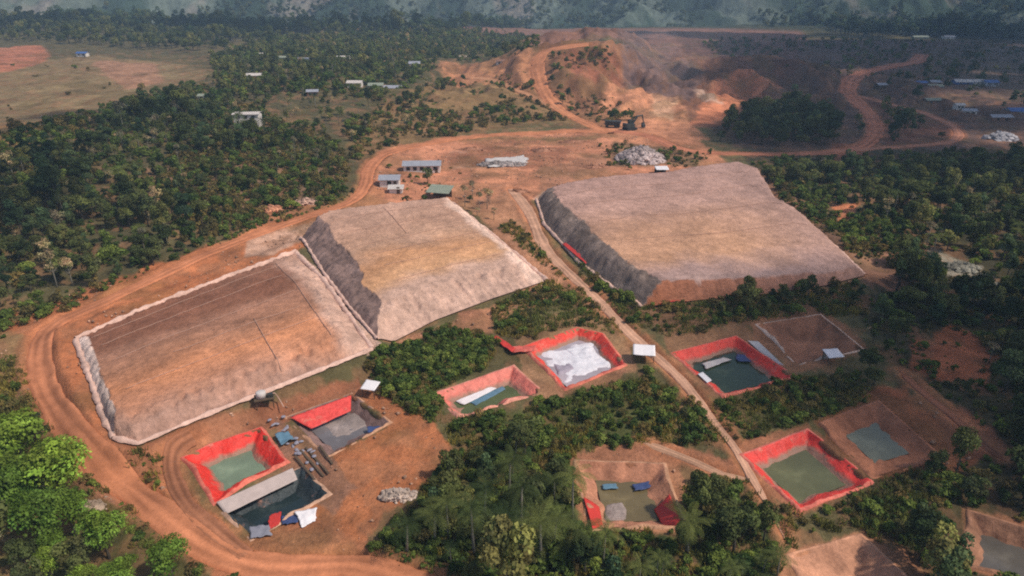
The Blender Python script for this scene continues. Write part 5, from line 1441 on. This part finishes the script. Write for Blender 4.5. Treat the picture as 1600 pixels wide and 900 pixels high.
def scatter(name, items, label, cat, zoff=-0.1):
    kinds = sorted({t[2] for t in items})
    table = [(k, v) for k in kinds for v in range(len(PROTO[k]))]
    n = len(items)
    xy = np.array([t[:2] for t in items]); z = T(xy[:, 0], xy[:, 1]) + zoff
    me = bpy.data.meshes.new(name); me.vertices.add(n)
    me.vertices.foreach_set('co', np.column_stack([xy, z]).astype(np.float32).ravel())
    s = np.array([t[3] for t in items])
    sc = np.stack([s * rp.uniform(0.75, 1.3, n), s * rp.uniform(0.75, 1.3, n), s * rp.uniform(0.75, 1.45, n)], 1)
    rot = np.zeros((n, 3)); rot[:, 2] = rp.uniform(0, 6.28, n)
    ix = np.array([table.index((t[2], int(rp.integers(len(PROTO[t[2]]))))) for t in items])
    for nm, ty, data, key in (('sc', 'FLOAT_VECTOR', sc.astype(np.float32).ravel(), 'vector'), ('rot', 'FLOAT_VECTOR', rot.astype(np.float32).ravel(), 'vector'), ('kind', 'INT', ix.astype(np.int32), 'value')):
        a = me.attributes.new(nm, ty, 'POINT'); a.data.foreach_set(key, data)
    o = link(name, me); props(o, label, cat, kind='stuff')
    ng = bpy.data.node_groups.new(name, 'GeometryNodeTree')
    ng.interface.new_socket('Geometry', in_out='INPUT', socket_type='NodeSocketGeometry'); ng.interface.new_socket('Geometry', in_out='OUTPUT', socket_type='NodeSocketGeometry')
    N = ng.nodes.new; L = ng.links.new
    gi, go = N('NodeGroupInput'), N('NodeGroupOutput'); jn = N('GeometryNodeJoinGeometry')
    def attr(nm, ty):
        a = N('GeometryNodeInputNamedAttribute'); a.data_type = ty; a.inputs['Name'].default_value = nm; return a.outputs['Attribute']
    asc, arot, ak = attr('sc', 'FLOAT_VECTOR'), attr('rot', 'FLOAT_VECTOR'), attr('kind', 'INT')
    for i, (k, v) in enumerate(table):
        cmp = N('FunctionNodeCompare'); cmp.data_type = 'INT'; cmp.operation = 'EQUAL'
        L(ak, cmp.inputs[2]); cmp.inputs[3].default_value = i
        for me2 in PROTO[k][v]:
            if me2 is None: continue
            src = next((ob for ob in COL.objects if ob.data == me2), None)
            if src is None: continue
            oi = N('GeometryNodeObjectInfo'); oi.transform_space = 'ORIGINAL'; oi.inputs['Object'].default_value = src
            oi.inputs['As Instance'].default_value = True
            ip = N('GeometryNodeInstanceOnPoints')
            L(gi.outputs[0], ip.inputs['Points']); L(cmp.outputs[0], ip.inputs['Selection']); L(oi.outputs['Geometry'], ip.inputs['Instance'])
            L(arot, ip.inputs['Rotation']); L(asc, ip.inputs['Scale']); L(ip.outputs[0], jn.inputs[0])
    L(jn.outputs[0], go.inputs[0])
    md = o.modifiers.new('scatter', 'NODES'); md.node_group = ng
    return o
scatter('forest', rest_t, 'distant mass of mixed trees on the hillside, valley and ridges', 'forest')
scatter('undergrowth', rest_s, 'low mixed undergrowth covering banks and clearings', 'undergrowth', -0.05)

# tall grass between the shrubs and loose stones on the bare earth, each as one mass
def spread(polys, sp, pad, seed):
    r = np.random.default_rng(seed); XX, YY = [], []
    for pts in polys:
        poly = PX(pts); x0, x1 = min(p[0] for p in poly), max(p[0] for p in poly); y0, y1 = min(p[1] for p in poly), max(p[1] for p in poly)
        m_ = int((x1 - x0) * (y1 - y0) / sp ** 2)
        X, Y = r.uniform(x0, x1, m_), r.uniform(y0, y1, m_)
        k_ = (poly_sdf(X, Y, poly) < 0.5) & (np.abs(X) < Y * 0.8 + 8)
        X, Y = X[k_], Y[k_]; k_ = clear_of(X, Y, pad)
        XX.append(X[k_]); YY.append(Y[k_])
    return np.concatenate(XX), np.concatenate(YY)
gx, gy = spread([z_[0] for z_ in SHRUBS if z_[2] < 1.85], 0.85, 0.2, 401)
kk_ = (fbm(gx / 4, gy / 4, 191, 4) > 0.40); gx, gy = gx[kk_][:26000], gy[kk_][:26000]
nb = 16; n_ = len(gx); r_ = np.random.default_rng(402)
bx_ = gx[:, None] + r_.normal(0, 0.32, (n_, nb)); by_ = gy[:, None] + r_.normal(0, 0.32, (n_, nb)); bz_ = np.repeat(T(gx, gy)[:, None], nb, 1)
hh_ = r_.uniform(0.25, 0.85, (n_, nb)); an_ = r_.uniform(0, 6.28, (n_, nb)); ww_ = r_.uniform(0.04, 0.10, (n_, nb)); ln_ = r_.normal(0, 0.22, (2, n_, nb))
wx, wy = np.cos(an_) * ww_, np.sin(an_) * ww_
base1 = np.stack([bx_ - wx, by_ - wy, bz_ - 0.1], -1); base2 = np.stack([bx_ + wx, by_ + wy, bz_ - 0.1], -1)
tip2 = np.stack([bx_ + wx * 0.6 + ln_[0], by_ + wy * 0.6 + ln_[1], bz_ + hh_], -1); tip1 = np.stack([bx_ - wx * 0.6 + ln_[0], by_ - wy * 0.6 + ln_[1], bz_ + hh_], -1)
GV = np.stack([base1, base2, tip2, tip1], 2).reshape(-1, 3)
gc_ = np.repeat((fbm(gx / 3, gy / 3, 192, 3)[:, None] * 0.9 + 0.5) * r_.uniform(0.75, 1.3, (n_, nb)), 4, axis=1).reshape(-1, 1) * np.ones(3)
dry_ = np.repeat(np.repeat(sstep(0.5, 0.68, fbm(gx / 7, gy / 7, 193, 4))[:, None], nb, 1), 4, axis=1).reshape(-1, 1)
gc_ = gc_ * (1 + dry_ * np.array([0.7, 0.28, 0.1]))
o = link('grass', mesh_np('grass', GV, np.arange(len(GV)).reshape(-1, 4), mat_leaf('grass_blades', lin((108, 116, 66)), 0.1), gc_))
props(o, 'tall green and dry grass growing between the shrubs and ponds', 'grass', kind='stuff')
sx_, sy_ = spread([[(-40, 500), (90, 470), (540, 330), (462, 395), (120, 530), (215, 695), (380, 850), (300, 850), (60, 640)], [(560, 610), (700, 700), (600, 800), (560, 870), (440, 880), (480, 800)], [(590, 235), (960, 200), (1110, 235), (960, 282), (835, 312), (700, 312), (560, 300)],
                   [(215, 695), (560, 590), (566, 640), (430, 690), (260, 740)], [(600, 530), (850, 440), (880, 460), (620, 560)], [(890, 705), (1050, 700), (1085, 800), (910, 838)], [(1270, 660), (1380, 600), (1580, 700), (1370, 760)], [(1000, 480), (1340, 440), (1340, 470), (1000, 500)]], 1.3, 0.05, 403)
kk_ = fbm(sx_ / 5, sy_ / 5, 194, 4) > 0.5; sx_, sy_ = sx_[kk_][:9000], sy_[kk_][:9000]
oc = np.array([(1, 0, 0), (0, 1, 0), (-1, 0, 0), (0, -1, 0), (0, 0, 1), (0, 0, -0.6)], float)
of = np.array([(0, 1, 4), (1, 2, 4), (2, 3, 4), (3, 0, 4), (1, 0, 5), (2, 1, 5), (3, 2, 5), (0, 3, 5)])
n_ = len(sx_); sz_ = (0.08 + 0.34 * r_.uniform(0, 1, n_) ** 3.5)
SV = oc[None] * r_.uniform(0.6, 1.3, (n_, 6, 1)) * sz_[:, None, None] + np.stack([sx_, sy_, T(sx_, sy_) + 0.08], 1)[:, None, :]
SV[..., :2] += r_.normal(0, 0.25, (n_, 6, 2)) * sz_[:, None, None]
scol = np.repeat(lin((186, 146, 120))[None] * r_.uniform(0.55, 1.35, (n_, 1)), 6, axis=0)
o = link('gravel', mesh_np('gravel', SV.reshape(-1, 3), (of[None] + 6 * np.arange(n_)[:, None, None]).reshape(-1, 3), M['heap'], scol))
props(o, 'loose stones and clods scattered over the bare orange earth', 'gravel', kind='stuff')

n = 9000
ha = rp.uniform(-0.80, 0.80, n); hd = 1110 * np.exp(rp.uniform(0, 1, n) * 0.62)
fx_, fy_ = hd * np.sin(ha), hd * np.cos(ha)
keep = fbm(fx_ / 90, fy_ / 140, 181, 4) > 0.42
fx_, fy_ = fx_[keep], fy_[keep]
ci = np.clip(((np.arctan2(fx_, fy_) - ht[0]) / (ht[1] - ht[0])).round().astype(int), 0, len(ht) - 1)
ri = np.clip(np.searchsorted(hr, np.hypot(fx_, fy_)), 0, len(hr) - 1)
fz_ = hz.reshape(len(hr), len(ht))[ri, ci]
hk = rp.choice(['deep', 'dark', 'mid'], len(fx_), p=[0.4, 0.3, 0.3])
scatter('hill_forest', [(float(a_), float(b_), str(k_), float(rp.uniform(0.6, 1.4)), 0) for a_, b_, k_ in zip(fx_, fy_, hk)], 'hazy trees covering the far hillsides', 'forest', fz_ - T(fx_, fy_) - 1.0)

# ------------------------------------------------------------------ clouds that shade parts of the valley
SUN_EL, SUN_AZ = math.radians(52), math.radians(108)      # azimuth clockwise from +Y
SD = np.array([math.sin(SUN_AZ) * math.cos(SUN_EL), math.cos(SUN_AZ) * math.cos(SUN_EL), math.sin(SUN_EL)])
SHADE = [
    ([(1150, 66), (1120, 150), (1190, 250), (1270, 340), (1320, 480), (1320, 600), (1370, 740), (1450, 1000), (2600, 1000), (2000, 40)], 0.86),
    ([(-300, 210), (120, 150), (330, 180), (430, 210), (330, 260), (200, 320), (150, 400), (-300, 480)], 0.28),
    ([(-300, 44), (700, 44), (900, 48), (1200, 50), (1900, 46), (1900, 70), (1130, 66), (700, 56), (-300, 58)], 0.7),
    ([(620, 760), (900, 715), (1200, 800), (1420, 860), (1500, 1000), (560, 1000)], 0.2),
]
rc = np.random.default_rng(99)
cloud_mat = mat_plain('cloud_white', (0.85, 0.86, 0.88), 1.0, 0.03, 0.02, spec=0.0)
CH = 420.0
for pts, cov in SHADE:
    poly = PX(pts)
    off = SD[:2] / SD[2] * CH
    x0, x1 = min(p[0] for p in poly), max(p[0] for p in poly); y0, y1 = min(p[1] for p in poly), max(p[1] for p in poly)
    m = MB(); A = (x1 - x0) * (y1 - y0)
    rad = 13.0 if y1 < 700 else 45.0
    n = int(-math.log(1 - cov) * A / (math.pi * (rad ** 2) * 1.05))
    t = (1 + 5 ** 0.5) / 2
    ico = np.array([(-1, t, 0), (1, t, 0), (-1, -t, 0), (1, -t, 0), (0, -1, t), (0, 1, t), (0, -1, -t), (0, 1, -t), (t, 0, -1), (t, 0, 1), (-t, 0, -1), (-t, 0, 1)]) / 1.902
    f = [(0, 11, 5), (0, 5, 1), (0, 1, 7), (0, 7, 10), (0, 10, 11), (1, 5, 9), (5, 11, 4), (11, 10, 2), (10, 7, 6), (7, 1, 8), (3, 9, 4), (3, 4, 2), (3, 2, 6), (3, 6, 8), (3, 8, 9), (4, 9, 5), (2, 4, 11), (6, 2, 10), (8, 6, 7), (9, 8, 1)]
    X = rc.uniform(x0, x1, n); Y = rc.uniform(y0, y1, n); k = poly_sdf(X, Y, poly) < 0
    for x, y in zip(X[k], Y[k]):
        s = rad * rc.uniform(0.7, 1.3)
        c = np.array([x + off[0], y + off[1], CH + rc.uniform(-12, 12)])
        m.add(ico * s * rc.uniform(0.8, 1.2, (12, 1)) * np.array([1.15, 1.15, 0.7]) + c, f)
    o = m.build('cloud', cloud_mat, None, True)
    props(o, 'broken white cloud drifting above the valley, out of the picture', 'cloud', 'clouds above the valley', 'stuff')

# ------------------------------------------------------------------ haze and dust
def vol_mat(name, rgb, dens, an=0.2):
    m = bpy.data.materials.new(name); m.use_nodes = True; nt = m.node_tree
    for n in list(nt.nodes): nt.nodes.remove(n)
    out = nt.nodes.new('ShaderNodeOutputMaterial'); v = nt.nodes.new('ShaderNodeVolumePrincipled')
    v.inputs['Color'].default_value = (*rgb, 1); v.inputs['Density'].default_value = dens; v.inputs['Anisotropy'].default_value = an
    nt.links.new(v.outputs[0], out.inputs['Volume'])
    return m
MB().box((0, 3300, 90), (16800, 13600, 290)).build('haze', vol_mat('haze_air', (0.55, 0.77, 1.0), 0.00027, 0.0))
props(bpy.data.objects['haze'], 'thin blue haze filling the valley air', 'haze', kind='stuff')

def blob(m, c, r, seed):
    r_ = np.random.default_rng(seed); n, k = 20, 12
    vs = []
    for i in range(k + 1):
        ph = math.pi * i / k
        for j in range(n):
            a = 2 * math.pi * j / n
            w = 1 + 0.12 * math.sin(3 * a + seed) * math.sin(ph) + 0.1 * math.sin(2 * ph + a * 2)
            vs.append((c[0] + r[0] * w * math.sin(ph) * math.cos(a), c[1] + r[1] * w * math.sin(ph) * math.sin(a), c[2] + r[2] * w * math.cos(ph)))
    m.add(vs, [tuple(int(x) for x in q[::-1]) for q in grid_faces(k + 1, n, True)])
for i, (u, v, rx, ry, rz_) in enumerate([(965, 75, 18, 22, 7), (1000, 95, 24, 22, 8), (1035, 120, 20, 18, 7), (1015, 60, 30, 24, 7)]):
    q = P(u, v); m = MB(); blob(m, (q[0], q[1], q[2] + rz_ * 0.5), (rx, ry, rz_), i)
    o = m.build('dust', vol_mat('dust_air', (0.78, 0.80, 0.86), 0.003, 0.1), None, True)
    props(o, 'thin grey dust drifting off the mine hill', 'dust', 'dust over the mine hill', 'stuff')

# ------------------------------------------------------------------ light, world, camera
sun = bpy.data.lights.new('sun', 'SUN'); sun.energy = 3.7; sun.angle = math.radians(2.2); sun.color = (1.0, 0.92, 0.82)
so = bpy.data.objects.new('sun', sun); COL.objects.link(so)
so.rotation_euler = Vector((-SD[0], -SD[1], -SD[2])).to_track_quat('-Z', 'Y').to_euler()
W = bpy.data.worlds.new('World'); S.world = W; W.use_nodes = True
nt = W.node_tree; bg = nt.nodes['Background']
sky = nt.nodes.new('ShaderNodeTexSky'); sky.sky_type = 'NISHITA'; sky.sun_disc = False
sky.sun_elevation = SUN_EL; sky.sun_rotation = SUN_AZ; sky.altitude = 200; sky.dust_density = 2.0
nt.links.new(sky.outputs[0], bg.inputs['Color']); bg.inputs['Strength'].default_value = 0.125

cam = bpy.data.cameras.new('camera'); co = bpy.data.objects.new('camera', cam); COL.objects.link(co)
cam.sensor_width = 36; cam.lens = 36 * FPX / 1600; cam.clip_end = 20000; cam.clip_start = 0.5
co.location = (0, 0, CAM_H); co.rotation_euler = (math.pi / 2 - PITCH, 0, 0)
S.camera = co
S.view_settings.view_transform = 'Standard'; S.view_settings.look = 'None'
S.view_settings.exposure = -0.08; S.view_settings.gamma = 1
S.render.engine = 'CYCLES'
cy = S.cycles
cy.max_bounces = 4; cy.diffuse_bounces = 2; cy.glossy_bounces = 2; cy.transmission_bounces = 3; cy.volume_bounces = 0
cy.use_denoising = False; cy.filter_width = 2.0; cy.sample_clamp_indirect = 1.5; cy.sample_clamp_direct = 3.0
cy.caustics_reflective = False; cy.caustics_refractive = False
